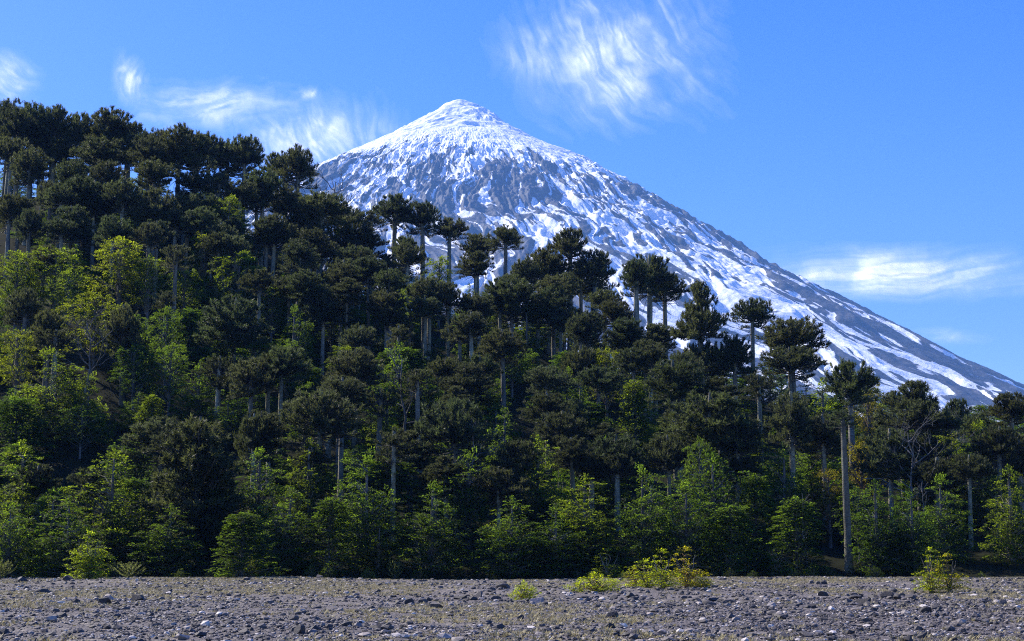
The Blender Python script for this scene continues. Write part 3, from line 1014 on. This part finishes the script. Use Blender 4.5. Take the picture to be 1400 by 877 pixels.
# ------------------------------------------------------------------ beeches
GREEN = (0.88, 1.0, 0.95)
LIME = (1.28, 1.25, 0.9)
GOLD = (1.5, 1.3, 0.85)
RUST = (1.6, 1.05, 0.75)
DARK = (0.66, 0.82, 0.78)
HUE = {GREEN: 'green', LIME: 'bright yellow green', GOLD: 'golden leaved', RUST: 'rust leaved', DARK: 'dark green'}
BE = [
    (72, 338, 92, 452, 'spread', LIME), (18, 345, 86, 465, 'spread', LIME), (160, 326, 92, 440, 'spread', GOLD), (125, 402, 110, 520, 'spread', GOLD),
    (310, 268, 66, 385, 'spread', LIME), (325, 345, 84, 450, 'spread', LIME), (250, 365, 52, 450, 'spread', LIME), (278, 315, 50, 420, 'spread', GOLD),
    (60, 478, 110, 600, 'round', LIME), (118, 512, 74, 610, 'round', LIME), (270, 498, 84, 590, 'round', GREEN), (205, 540, 64, 620, 'cone', LIME),
    (150, 618, 150, 765, 'round', LIME), (24, 606, 110, 765, 'round', LIME), (10, 690, 90, 790, 'bush', GREEN), (395, 668, 100, 780, 'round', GREEN),
    (352, 615, 90, 740, 'round', GREEN), (20, 450, 60, 560, 'spread', GOLD), (545, 470, 90, 590, 'round', GREEN), (528, 535, 70, 650, 'round', LIME),
    (735, 598, 120, 740, 'round', LIME), (800, 650, 110, 770, 'round', LIME), (640, 618, 90, 750, 'round', GREEN), (1075, 612, 84, 740, 'round', LIME),
    (1035, 648, 70, 765, 'cone', GREEN), (1128, 520, 96, 650, 'round', LIME), (1190, 512, 52, 640, 'spread', RUST), (1345, 578, 100, 720, 'round', LIME),
    (1385, 640, 90, 770, 'round', LIME), (1290, 650, 90, 770, 'round', GREEN), (870, 520, 70, 640, 'cone', LIME), (690, 560, 70, 690, 'round', GREEN),
    (470, 310, 50, 420, 'spread', LIME), (600, 350, 50, 450, 'spread', LIME), (500, 620, 100, 770, 'round', GREEN), (590, 660, 110, 785, 'round', GREEN),
    (450, 680, 90, 785, 'cone', GREEN), (880, 640, 100, 780, 'round', GREEN), (940, 660, 90, 785, 'round', GREEN), (1000, 690, 90, 788, 'cone', GREEN),
    (1090, 680, 100, 788, 'cone', GREEN), (700, 680, 110, 788, 'round', GREEN), (760, 690, 100, 790, 'round', GREEN), (1250, 670, 90, 788, 'round', DARK),
    (1200, 660, 90, 785, 'round', DARK), (330, 700, 90, 790, 'cone', GREEN), (230, 690, 100, 788, 'round', GREEN), (90, 680, 110, 790, 'round', GREEN),
    (420, 600, 70, 720, 'round', LIME), (830, 475, 60, 580, 'spread', GOLD), (1135, 640, 60, 750, 'spread', RUST), (560, 390, 50, 480, 'spread', LIME),
    (720, 420, 50, 520, 'round', GREEN), (860, 440, 40, 545, 'spread', GREEN), (1300, 590, 60, 700, 'spread', GOLD), (640, 390, 40, 490, 'round', GREEN),
    (180, 470, 70, 570, 'spread', DARK), (225, 420, 60, 530, 'spread', GREEN), (400, 420, 60, 530, 'round', GREEN), (230, 470, 70, 570, 'spread', GREEN),
    (300, 450, 60, 540, 'round', GREEN), (90, 370, 60, 470, 'spread', LIME), (200, 350, 70, 450, 'spread', LIME), (370, 390, 60, 480, 'spread', GREEN),
    (1180, 600, 60, 720, 'spread', RUST), (1000, 610, 50, 720, 'spread', GREEN), (960, 600, 60, 740, 'spread', GREEN),
]
for px, top, w, foot, kind, tint in BE:
    x, y = slope_point(px, foot)
    H = EYE[2] + ray(px, top)[2] * y - land(x, y)
    H = max(2.5, min(16, H))
    k = rnd.uniform(0.85, 1.1)
    place_beech(x, y, w * y / F, H, kind, tuple(c * k for c in tint), px=px, py=top, hue=HUE[tint])

# the rest of the understorey: a jittered net of smaller beeches over the whole slope
taken = [(q['x'], q['y'], q['W'] * 0.5) for q in WOODY if q['sp'] == 'beech']
for row, d in enumerate(np.arange(119, 262, 8.5)):
    half = 0.385 * d
    for xx in np.arange(-half, half, 6.6 if d < 121 else 9.0):
        x = xx + rnd.uniform(-3.4, 3.4) + (row % 2) * 4.5
        y = d + rnd.uniform(-3, 3)
        if y < edge(x) + 1.5 or y > np.interp(x, CREST_X, CREST_D) + 8:
            continue
        if any((x - a) ** 2 + (y - b) ** 2 < (c * 0.8) ** 2 for a, b, c in taken):
            continue
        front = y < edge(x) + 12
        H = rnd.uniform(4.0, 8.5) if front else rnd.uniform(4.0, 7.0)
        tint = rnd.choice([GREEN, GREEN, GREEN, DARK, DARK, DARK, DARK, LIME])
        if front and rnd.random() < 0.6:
            tint = DARK  # darker leaf tint paints in the shade along the forest front
        k = rnd.uniform(0.55, 0.95) if front else rnd.uniform(0.75, 1.15)  # front rows dimmed further, shade put into the leaf colour
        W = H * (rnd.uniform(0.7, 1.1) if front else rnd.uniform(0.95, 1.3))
        pxx, pyy = project(np.array([[x, y, land(x, y) + H]]))
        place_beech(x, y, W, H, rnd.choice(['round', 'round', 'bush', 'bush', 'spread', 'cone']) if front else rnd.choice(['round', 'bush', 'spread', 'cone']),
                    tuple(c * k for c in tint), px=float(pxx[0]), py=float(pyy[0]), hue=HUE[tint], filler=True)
print('trees', len(WOODY), sum(1 for q in WOODY if q['sp'] == 'beech'))

# ------------------------------------------------------------------ dead standing trees
def make_dead_tree(seed, H=8.0, forks=6, spread_=0.5):
    rng = np.random.default_rng(seed)
    tg, bg_ = Geo(), Geo()
    n = 12
    s = np.linspace(0, 1, n)
    sway = np.cumsum(rng.normal(size=(n, 2)) * 0.10, axis=0)
    pts = np.stack([sway[:, 0], sway[:, 1], s * H], -1)
    pts[0, 2] = -0.3
    tube(tg, pts, np.interp(s, [0, 0.1, 1], [0.17, 0.12, 0.03]) * (H / 8) ** 0.5, 8)

    def limb(p, d, ln, rad, depth):
        m = 7
        q = np.zeros((m, 3)); q[0] = p
        for k in range(1, m):
            d = unit(d + rng.normal(size=3) * 0.22 + np.array([0, 0, 0.10]))
            q[k] = q[k - 1] + d * ln / (m - 1)
        tube(bg_, q, np.linspace(rad, rad * 0.3, m), 5)
        if depth:
            for _ in range(3):
                k = rng.integers(2, m - 1)
                limb(q[k], unit(d + rng.normal(size=3) * 0.7), ln * 0.55, rad * 0.5, depth - 1)

    for k in range(forks):
        z = 0.35 + 0.6 * (k + rng.random()) / forks
        p = np.array([np.interp(z, s, pts[:, i]) for i in range(3)])
        az = rng.random() * 6.28
        limb(p, np.array([math.cos(az), math.sin(az), 0.35 + 0.6 * rng.random()]), H * spread_ * (1.1 - 0.6 * z), 0.048 * (H / 8) ** 0.5, 2)
    return tg.mesh('dead_trunk', [M_DEAD], True), bg_.mesh('dead_branches', [M_DEAD], True)


DEAD = [make_dead_tree(61, 8, 6, 0.42), make_dead_tree(62, 8, 9, 0.55), make_dead_tree(63, 8, 4, 0.3)]
# (px, top, foot, which, label)
SNAGS = [
    (553, 490, 640, 0, 'bare forked dead tree with a pale stem, in the middle of the slope'),
    (606, 505, 600, 2, 'slender grey dead stem beside the forked dead tree'),
    (1232, 590, 745, 1, 'large grey leafless tree with spreading twisted limbs, low on the slope'),
    (462, 252, 370, 1, 'leafless twiggy tree standing out against the mountain'),
    (110, 440, 560, 1, 'bleached dead tree with curled limbs beneath a golden beech'),
    (985, 640, 735, 2, 'short pale broken stem leaning beside the big dark monkey puzzle'),
    (1106, 675, 772, 2, 'broken grey stump with a bent tip near the forest edge'),
    (1262, 660, 750, 2, 'thin pale dead stem near the lone yellow sapling'),
    (1300, 575, 700, 0, 'dead tree with bare pale limbs below the broad dark crown'),
    (300, 305, 410, 0, 'dead tree with forked white branches amid the bright beeches'),
    (640, 590, 730, 0, 'small dead tree with hanging grey boughs beside a brown trunk'),
]
for px, top, foot, k, label in SNAGS:
    x, y = slope_point(px, foot)
    H = max(3.0, EYE[2] + ray(px, top)[2] * y - land(x, y))
    root = empty('dead_tree', (x, y, land(x, y)), rnd.random() * 6.28, (rnd.gauss(0, 0.03), rnd.gauss(0, 0.05)))
    link('trunk', DEAD[k][0], root, scale=(H / 8,) * 3)
    link('branches', DEAD[k][1], root, scale=(H / 8,) * 3)
    tag(root, label, 'dead tree', 'dead standing trees')

# ------------------------------------------------------------------ shrubs and saplings on the gravel
def gravel_point(px, py):
    r = ray(px, py)
    d = EYE[2] / -r[2]
    for _ in range(4):
        d = (EYE[2] - land(r[0] * d, d)) / -r[2]
    d = min(d, float(edge(r[0] * d)) + 1.0)
    return r[0] * d, d


SHRUBS = {
    'low': make_beech_crown(71, 3.2, 0.9, 0.15, 44, 0.075, 'bush', 8, 16),
    'sapling': make_beech_crown(72, 2.8, 2.4, 0.16, 44, 0.10, 'wild', 7, 13),
    'tall': make_beech_crown(73, 2.6, 3.2, 0.14, 44, 0.10, 'wild', 7, 13),
    'column': make_beech_crown(74, 3.0, 3.6, 0.03, 90, 0.11, 'wild', 8, 16),
}


def stems_mesh(seed, n=5):
    """several thin bare stems rising from one foot; unit height"""
    rng = np.random.default_rng(seed)
    geo = Geo()
    for k in range(n):
        az = k * 6.28 / n + rng.random()
        s = np.linspace(0, 1, 6)[:, None]
        pts = s * np.array([math.cos(az) * 0.30, math.sin(az) * 0.30, 0.0]) + s ** 0.8 * np.array([0, 0, 0.85])
        pts[1:-1] += rng.normal(size=(4, 3)) * 0.03
        pts[0, 2] = -0.05
        tube(geo, pts, np.linspace(0.024, 0.007, 6), 5)
    return geo.mesh('stems', [M_BEECHBARK], True)


STEMS = [stems_mesh(81), stems_mesh(82, 4)]
YELLOW = (3.0, 2.5, 0.9)
# (px, top, width, foot, kind, tint, name, label, category)
GS = [
    (815, 783, 78, 809, 'low', YELLOW, 'low_shrub', 'wide low yellow green shrub on the gravel beside the tall sapling clump', 'shrub'),
    (717, 794, 40, 812, 'low', YELLOW, 'low_shrub', 'small low yellow shrub next to a rounded grey boulder', 'shrub'),
    (832, 750, 54, 788, 'tall', (2.5, 2.2, 1.0), 'beech_sapling', 'small round beech sapling behind the wide low yellow shrub', 'sapling'),
    (868, 776, 34, 803, 'sapling', (2.6, 1.7, 0.9), 'beech_sapling', 'smallest sapling of the clump, at its left end, with bronze tipped leaves', 'sapling'),
    (885, 764, 58, 806, 'sapling', YELLOW, 'beech_sapling', 'yellow green beech sapling with bare dark stems, shortest of the clump on the gravel', 'sapling'),
    (906, 751, 56, 808, 'tall', YELLOW, 'beech_sapling', 'upright yellow green beech sapling in the middle of the clump', 'sapling'),
    (938, 748, 68, 805, 'tall', (3.2, 2.1, 0.9), 'beech_sapling', 'tallest yellow beech sapling of the clump, with rusty leaf tips', 'sapling'),
    (958, 786, 36, 804, 'low', (1.1, 1.0, 0.8), 'low_shrub', 'sparse greyish green shrub at the foot of the sapling clump', 'shrub'),
    (1273, 749, 48, 811, 'tall', YELLOW, 'beech_sapling', 'lone two pointed yellow sapling, taller half, at the right of the gravel', 'sapling'),
    (1298, 757, 52, 812, 'tall', (3.2, 2.2, 0.9), 'beech_sapling', 'yellow sapling with an orange twig, leaning out beside the lone sapling', 'sapling'),
    (120, 727, 62, 793, 'column', (2.3, 2.1, 1.1), 'round_bush', 'dense barrel shaped green bush at the left end of the forest edge', 'bush'),
    (1063, 742, 44, 787, 'tall', (1.2, 1.2, 0.9), 'beech_sapling', 'bright green beech sapling in the shade of the forest edge', 'sapling'),
    (1090, 758, 26, 787, 'sapling', (1.3, 1.25, 0.8), 'beech_sapling', 'little thin stemmed sapling beside the bright green sapling', 'sapling'),
    (1000, 748, 40, 787, 'sapling', (1.1, 1.15, 0.9), 'beech_sapling', 'pale green sapling on thin stems under the dark forest edge', 'sapling'),
]
for px, top, w, foot, kind, tint, name, label, cat in GS:
    x, y = gravel_point(px, foot)
    z = land(x, y) - 0.03
    H = EYE[2] + ray(px, top)[2] * y - z
    W = w * y / F
    root = empty(name, (x, y, z), rnd.random() * 6.28)
    link('stems', rnd.choice(STEMS), root, scale=(W * 0.8, W * 0.8, H * 0.95))
    c = link('crown', SHRUBS[kind], root, scale=(W, W, H))
    c.color = (*tint, 1)
    tag(root, label, cat)


ORD = ['first', 'second', 'third', 'fourth', 'fifth', 'sixth', 'seventh', 'eighth', 'ninth', 'tenth', 'eleventh', 'twelfth', 'thirteenth', 'fourteenth',
       'fifteenth', 'sixteenth', 'seventeenth', 'eighteenth', 'nineteenth', 'twentieth']
ORD += ['twenty-' + w for w in ORD[:9]] + ['thirtieth'] + ['thirty-' + w for w in ORD[:9]]

# small leafy plants straggling out from under the trees
EDGE = sorted(rnd.uniform(10, 1390) for _ in range(34))
for k, px in enumerate(EDGE):
    x = ray(px, 790)[0] * 117
    y = float(edge(x)) - rnd.uniform(-1.0, 2.2)
    W = rnd.uniform(0.7, 1.9)
    root = empty('edge_plant', (x, y, land(x, y) - 0.03), rnd.random() * 6.28)
    H = W * rnd.uniform(0.4, 0.9)
    link('stems', rnd.choice(STEMS), root, scale=(W * 0.6, W * 0.6, H * 0.9))
    c = link('crown', SHRUBS[rnd.choice(['low', 'sapling'])], root, scale=(W, W, H))
    q = rnd.uniform(0.5, 1.3)
    c.color = (q * rnd.uniform(0.9, 1.4), q * 1.1, q * 0.8, 1)
    tag(root, f'small leafy plant on the gravel rim of the forest, {ORD[k]} from the left', 'plant', 'small plants along the forest edge')


def make_seedling(seed):
    """young monkey puzzle: a candelabra of thick spiky arms"""
    rng = np.random.default_rng(seed)
    geo = Geo()
    O, D, L = [], [], []
    for k in range(26):
        az = k * 2.4 + rng.random() * 0.5
        t = (k + 0.5) / 26
        z = 0.12 + 0.75 * t
        O.append((0, 0, z)); D.append((math.cos(az), math.sin(az), 0.25 + 0.5 * t)); L.append(1.25 * (1 - 0.55 * t) * (0.8 + 0.4 * rng.random()))
    O.append((0, 0, 0.8)); D.append((0, 0, 1)); L.append(0.5)
    ropes(geo, rng, np.array(O), unit(np.array(D)), np.array(L), 60, 0.11, 0.05)
    return geo.mesh('monkey_puzzle_shoots', [M_ARAU], False, 'leaf')


def seedling_stem():
    geo = Geo()
    tube(geo, [(0, 0, -0.05), (0.01, 0, 0.4), (0, 0.01, 0.85)], [0.05, 0.04, 0.025], 7)
    return geo.mesh('stem', [M_BRANCH], True)


SEED, SSTEM = make_seedling(91), seedling_stem()
for px, top, w, foot, label in ((180, 770, 50, 793, 'young monkey puzzle with upcurved pale arms, right of the barrel shaped bush'),
                                (6, 768, 44, 794, 'young monkey puzzle at the left end, with pale spiky arms'),
                                (541, 769, 28, 788, 'small young monkey puzzle on the dark forest edge below the slope centre')):
    x, y = gravel_point(px, foot)
    y -= 0.8
    z = land(x, y)
    H = EYE[2] + ray(px, top)[2] * y - z
    root = empty('young_monkey_puzzle', (x, y, z), rnd.random() * 6)
    W = w * y / F / 2.1
    link('stem', SSTEM, root, scale=(W, W, H / 1.25))
    c = link('shoots', SEED, root, scale=(W, W, H / 1.25))
    c.color = (2.0, 1.9, 1.5, 1)
    tag(root, label, 'sapling')


# ------------------------------------------------------------------ stones
def ico(sub):
    t = (1 + 5 ** 0.5) / 2
    v = [(-1, t, 0), (1, t, 0), (-1, -t, 0), (1, -t, 0), (0, -1, t), (0, 1, t), (0, -1, -t), (0, 1, -t), (t, 0, -1), (t, 0, 1), (-t, 0, -1), (-t, 0, 1)]
    f = [(0, 11, 5), (0, 5, 1), (0, 1, 7), (0, 7, 10), (0, 10, 11), (1, 5, 9), (5, 11, 4), (11, 10, 2), (10, 7, 6), (7, 1, 8),
         (3, 9, 4), (3, 4, 2), (3, 2, 6), (3, 6, 8), (3, 8, 9), (4, 9, 5), (2, 4, 11), (6, 2, 10), (8, 6, 7), (9, 8, 1)]
    v = [np.array(p) / np.linalg.norm(p) for p in v]
    for _ in range(sub):
        cache, nf = {}, []

        def mid(a, b):
            k = (min(a, b), max(a, b))
            if k not in cache:
                m = v[a] + v[b]
                v.append(m / np.linalg.norm(m)); cache[k] = len(v) - 1
            return cache[k]
        for a, b, c in f:
            ab, bc, ca = mid(a, b), mid(b, c), mid(c, a)
            nf += [(a, ab, ca), (b, bc, ab), (c, ca, bc), (ab, bc, ca)]
        f = nf
    return np.array(v), np.array(f)


def stone_shape(rng, sub, planes):
    v, f = ico(sub)
    v = v.copy()
    for _ in range(planes):
        n = unit(rng.normal(size=3))
        h = 0.45 + 0.4 * rng.random()
        dd = v @ n - h
        v -= np.clip(dd, 0, None)[:, None] * n
    v *= np.array([1.0, 0.65 + 0.35 * rng.random(), 0.45 + 0.35 * rng.random()])
    v /= np.abs(v[:, 0]).max()
    return v, f


rng = np.random.default_rng(77)
ROCKS = []
for k in range(10):
    v, f = stone_shape(rng, 3, 11)
    g = Geo(); g.add(v, f, 0, 0.45)
    ROCKS.append(g.mesh('stone', [M_ROCK], False, 'leaf'))

DK, GR, PALE = (0.38, 0.38, 0.40), (1.0, 1.0, 1.0), (3.2, 3.1, 3.0)
BIG = [
    (57, 812, 19, DK), (30, 796, 14, DK), (93, 797, 10, DK), (150, 823, 13, PALE), (143, 826, 16, DK), (190, 822, 20, DK), (230, 812, 10, DK),
    (410, 867, 20, DK), (447, 864, 10, DK), (467, 864, 11, DK), (502, 859, 9, DK), (515, 861, 15, DK), (528, 861, 13, DK), (560, 827, 16, DK),
    (579, 825, 12, GR), (597, 833, 16, GR), (629, 820, 14, DK), (655, 818, 14, GR), (677, 821, 14, DK), (690, 808, 18, GR), (735, 826, 16, PALE),
    (745, 828, 10, DK), (835, 846, 17, DK), (888, 842, 8, PALE), (975, 820, 14, DK), (970, 828, 16, GR), (995, 825, 13, GR), (1085, 829, 13, DK),
    (1048, 836, 10, DK), (1030, 832, 9, GR), (1111, 832, 10, DK), (1170, 822, 14, DK), (1183, 826, 16, DK), (1195, 818, 14, DK), (1212, 818, 18, DK),
    (1228, 820, 14, DK), (1246, 821, 12, DK), (1160, 825, 10, GR), (1127, 815, 12, DK), (1267, 838, 13, DK), (1135, 870, 12, DK), (1102, 871, 14, GR),
    (1075, 873, 15, DK), (1055, 875, 12, DK), (1298, 820, 9, PALE), (760, 798, 12, GR), (742, 791, 14, GR), (380, 858, 9, DK), (400, 848, 12, GR),
    (860, 819, 14, DK), (838, 816, 10, DK), (800, 816, 10, GR), (250, 875, 16, PALE), (335, 868, 12, GR), (1370, 828, 12, GR), (1330, 870, 14, GR),
]


def rock(x, y, w, tint, group):
    o = link('stone', rnd.choice(ROCKS), None, (x, y, land(x, y) + w * 0.10), (w / 2, w / 2 * rnd.uniform(0.8, 1.1), w / 2 * rnd.uniform(0.75, 1.15)),
             (rnd.gauss(0, 0.15), rnd.gauss(0, 0.15), rnd.random() * 6.28))
    o.color = (*tint, 1)
    o['group'] = group
    o['category'] = 'stone'
    return o


words = {DK: 'dark angular stone', GR: 'grey stone', PALE: 'pale stone'}
where = [(300, 'below the barrel shaped bush'), (620, 'below the slope centre'), (860, 'near the low yellow shrubs'), (1140, 'between the two sapling clumps'), (1500, 'near the lone yellow sapling')]
seen = {}
for px, py, w, tint in sorted(BIG):
    x, y = gravel_point(px, py)
    o = rock(x, y, w * y / F * 1.45, tint, 'larger stones on the gravel')
    zone = next(t for lim, t in where if px < lim)
    dist = 'far back' if py < 832 else 'close up'
    key = (words[tint], dist, zone)
    seen.setdefault(key, []).append(o)
for (a, b, c), os_ in seen.items():
    for k, o in enumerate(os_):
        o['label'] = f'{a} {b} {c}' if len(os_) == 1 else f'{ORD[k]} {a} from the left, {b} {c}'
for k in range(300 - len(BIG)):
    for _ in range(50):
        px, py = rnd.uniform(-20, 1420), 790 + 90 * rnd.random() ** 1.1
        x, y = gravel_point(px, py)
        if rnd.random() < sstep(0.40, 0.62, float(fbm(np.array(x * 0.10), np.array(y * 0.10), 44, 3))) + 0.05:
            break
    if y > edge(x) - 1:
        y = float(edge(x)) - 1
    o = rock(x, y, rnd.uniform(5.5, 13) * y / F, rnd.choice([DK, DK, GR, GR, (0.8, 0.8, 0.83)]), 'small loose stones on the gravel')
    o['label'] = 'small loose volcanic stone lying among the grey gravel'

# the gravel itself: tens of thousands of pebbles nobody could count
v0, f0 = ico(0)
N1, N2, N3 = 26000, 60000, 7000
ux = np.concatenate([rng.uniform(-0.40, 0.40, N1), rng.uniform(-0.38, 0.38, N2), rng.uniform(-0.40, 0.40, N3)])
dd = np.concatenate([np.sqrt(rng.uniform(22 ** 2, 117 ** 2, N1)), np.sqrt(rng.uniform(22 ** 2, 58 ** 2, N2)), np.sqrt(rng.uniform(22 ** 2, 117 ** 2, N3))])
xs, ys = ux * dd, dd
keep = rng.random(len(xs)) < 0.25 + sstep(0.38, 0.6, fbm(xs * 0.12, ys * 0.12, 44, 3))
keep &= ys < edge(xs) + 1.5
size = np.concatenate([0.032 + 0.06 * rng.random(N1) ** 3.0, 0.013 + 0.035 * rng.random(N2) ** 2.2, 0.06 + 0.09 * rng.random(N3) ** 2.0])[keep]
xs, ys = xs[keep], ys[keep]
zs = flat(xs, ys)
n = len(xs)
sv = v0[None] * (1 + rng.normal(size=(n, 12, 1)) * 0.16) * np.stack([1 + 0.4 * rng.random(n), 0.8 + 0.4 * rng.random(n), 0.45 + 0.4 * rng.random(n)], -1)[:, None]
a = rng.random(n) * 6.28
ca, sa = np.cos(a)[:, None], np.sin(a)[:, None]
sv = np.stack([sv[..., 0] * ca - sv[..., 1] * sa, sv[..., 0] * sa + sv[..., 1] * ca, sv[..., 2]], -1) * size[:, None, None]
sv += np.stack([xs, ys, zs + size * 0.25], -1)[:, None]
g = Geo()
g.add(sv.reshape(-1, 3), (f0[None] + (np.arange(n) * 12)[:, None, None]).reshape(-1, 3), 0, np.repeat(rng.random(n) ** 1.4, 12))
o = link('gravel_stones', g.mesh('gravel_stones', [M_ROCK], False, 'leaf')); o['kind'] = 'stuff'

# dry grass and moss tufts in loose patches
N = 58000
dd = np.sqrt(rng.uniform(23 ** 2, 117 ** 2, N)); ux = rng.uniform(-0.4, 0.4, N)
xs, ys = ux * dd, dd
dens = fbm(xs * 0.11, ys * 0.11, 55, 3) + 0.10 * sstep(5, 30, xs)
keep = (rng.random(N) < sstep(0.40, 0.62, dens) * 0.8 + 0.05) & (ys < edge(xs) + 1)
xs, ys = xs[keep], ys[keep]
zs = flat(xs, ys)
n, B = len(xs), 12
az = rng.random((n, B)) * 6.28
rad = (0.05 + 0.12 * rng.random((n, 1))) * rng.random((n, B)) ** 0.5
lean = 0.4 + 1.3 * rng.random((n, B))
hgt = (0.03 + 0.085 * rng.random((n, 1)) ** 2) * (0.6 + 0.8 * rng.random((n, B)))
base = np.stack([xs[:, None] + np.cos(az) * rad, ys[:, None] + np.sin(az) * rad, np.broadcast_to(zs[:, None], (n, B))], -1)
tipv = base + np.stack([np.cos(az) * hgt * lean, np.sin(az) * hgt * lean, hgt], -1)
sd = np.stack([-np.sin(az), np.cos(az), az * 0], -1) * 0.02
g = Geo()
bv = np.stack([base - sd, base + sd, tipv], 2).reshape(-1, 3)
g.add(bv, np.arange(len(bv)).reshape(-1, 3), 0, np.repeat(rng.random(n * B), 3))
o = link('dry_grass', g.mesh('dry_grass', [M_GRASS], False, 'leaf')); o['kind'] = 'stuff'


# ------------------------------------------------------------------ cirrus clouds, seven kilometres up and far beyond the volcano
def cirrus(name, label, cx, cy_, rx, ry, ang_, dens, fu, fv, seed, curve=0.0, warp=1.0, step_=1.7):
    geo = Geo()
    nu, nv = int(rx * 3.8 / step_), int(ry * 3.8 / step_)
    for layer_ in range(2):
        X, Y = np.meshgrid(np.linspace(cx - rx * 1.9, cx + rx * 1.9, nu), np.linspace(cy_ - ry * 1.9, cy_ + ry * 1.9, nv), indexing='ij')
        dx, dy = X - cx, Y - cy_
        ca, sa = math.cos(R(ang_)), math.sin(R(ang_))
        u, v_ = dx * ca + dy * sa, -dx * sa + dy * ca
        q1 = fbm(X / 70 + seed, Y / 70, seed + 3, 3) - 0.5
        q2 = fbm(X / 70, Y / 70 + seed, seed + 5, 3) - 0.5
        v_ = v_ + curve * u * u + q1 * 46 * warp
        u = u + q2 * 40 * warp
        fil = fbm(u / fu + 5 * layer_, v_ / fv, seed + layer_, 6, 0.62)
        lump = fbm(X / 48, Y / 40, seed + 9 + layer_, 4)
        e2 = ((dx + q1 * rx * 0.9) / rx) ** 2 + ((dy + q2 * ry * 0.9 * warp) / ry) ** 2
        env = 0.86 * np.exp(-1.9 * e2) + 0.14 * np.exp(-0.75 * e2)
        rim = np.maximum(np.abs(dx) / (rx * 1.9), np.abs(dy) / (ry * 1.9))
        a_ = dens * env * (0.26 + 0.92 * sstep(0.36, 0.74, fil)) * (0.45 + 0.9 * sstep(0.32, 0.66, lump)) * (1 - sstep(0.7, 1.0, rim))
        z = 7000 + layer_ * 220 + (lump - 0.5) * 160
        A, Bv = (X - 700) / F, -(Y - 438.5) / F
        fy = CP - Bv * SP
        rz = (SP + Bv * CP) / fy
        d = (z - EYE[2]) / rz
        P = np.stack([A / fy * d, d, z], -1)
        q = grid_faces(nu, nv)
        q = q[a_.ravel()[q].max(1) > 0.012]
        used = np.unique(q)
        remap = np.zeros(nu * nv, np.int64); remap[used] = np.arange(len(used))
        geo.add(P.reshape(-1, 3)[used], remap[q], 0, a_.ravel()[used])
    o = link(name, geo.mesh(name, [M_CLOUD], True, 'ice'))
    tag(o, label, 'cloud', 'cirrus clouds')


cirrus('cirrus_cloud', 'largest feathery white cirrus cloud, above and to the right of the summit', 836, 76, 118, 78, 58, 0.44, 90, 13, 501, 0.0016)
cirrus('cirrus_cloud', 'small upright hooked wisp of cloud above the left ridge', 178, 106, 18, 28, 105, 0.55, 30, 7, 511, 0.004)
cirrus('cirrus_cloud', 'pale wisp of cloud cut off by the left edge of the picture', -6, 110, 44, 28, 30, 0.6, 50, 10, 521)
cirrus('cirrus_cloud', 'thin veil of cloud just above the trees of the left ridge', 300, 146, 85, 28, -10, 0.42, 50, 9, 531)
cirrus('cirrus_cloud', 'tiny slanting wisp between the left ridge and the volcano', 420, 126, 13, 8, -35, 0.5, 22, 6, 541)
cirrus('cirrus_cloud', 'bright fan of cirrus behind the left shoulder of the volcano', 430, 192, 85, 50, 72, 0.66, 55, 11, 551, 0.001)
cirrus('cirrus_cloud', 'long flat streak of white cloud beyond the right flank', 1210, 374, 180, 28, -6, 1.05, 240, 12, 561, 0.0002, 0.3)
cirrus('cirrus_cloud', 'faint narrow streak of cloud low at the right', 1300, 460, 46, 9, -12, 0.25, 50, 6, 571)

# ------------------------------------------------------------------ labels of the trees
KIND = {'umbrella': 'umbrella crowned', 'flat': 'flat topped', 'dome': 'round crowned', 'tiered': 'many tiered', 'young': 'full low crowned', 'ragged': 'thin crowned'}
SHAPE = {'round': 'many topped', 'spread': 'spreading', 'cone': 'pointed', 'bush': 'bushy'}
COLS = [(150, 'at the left end'), (420, 'under the left ridge'), (560, 'left of the summit'), (720, 'below the summit'), (900, 'below the right shoulder'),
        (1090, 'below the snow streaks'), (1250, 'below the right flank'), (9999, 'at the right end')]
groups = {}
for q in WOODY:
    if q['note']:
        q['o']['label'] = 'monkey puzzle, ' + q['note']
        continue
    t = (q['y'] - float(edge(q['x']))) / (float(np.interp(q['x'], CREST_X, CREST_D)) - float(edge(q['x'])))
    row = 'on the skyline' if t > 0.93 else 'high up' if t > 0.62 else 'halfway up' if t > 0.33 else 'low down' if t > 0.11 else 'at the forest edge'
    col = next(c for lim, c in COLS if q['px'] < lim)
    if q['sp'] == 'beech':
        what = f"{q['hue'].replace('bright yellow', 'yellow')} {SHAPE[q['kind']]} beech"
    else:
        what = f"{KIND[q['kind']]} monkey puzzle"
    groups.setdefault((what, row, col), []).append(q)
for (what, row, col), qs in groups.items():
    qs.sort(key=lambda q: q['px'])
    for k, q in enumerate(qs):
        q['o']['label'] = f'{what} {row} {col}' if len(qs) == 1 else f'{ORD[k]} {what} from left, {row} {col}'
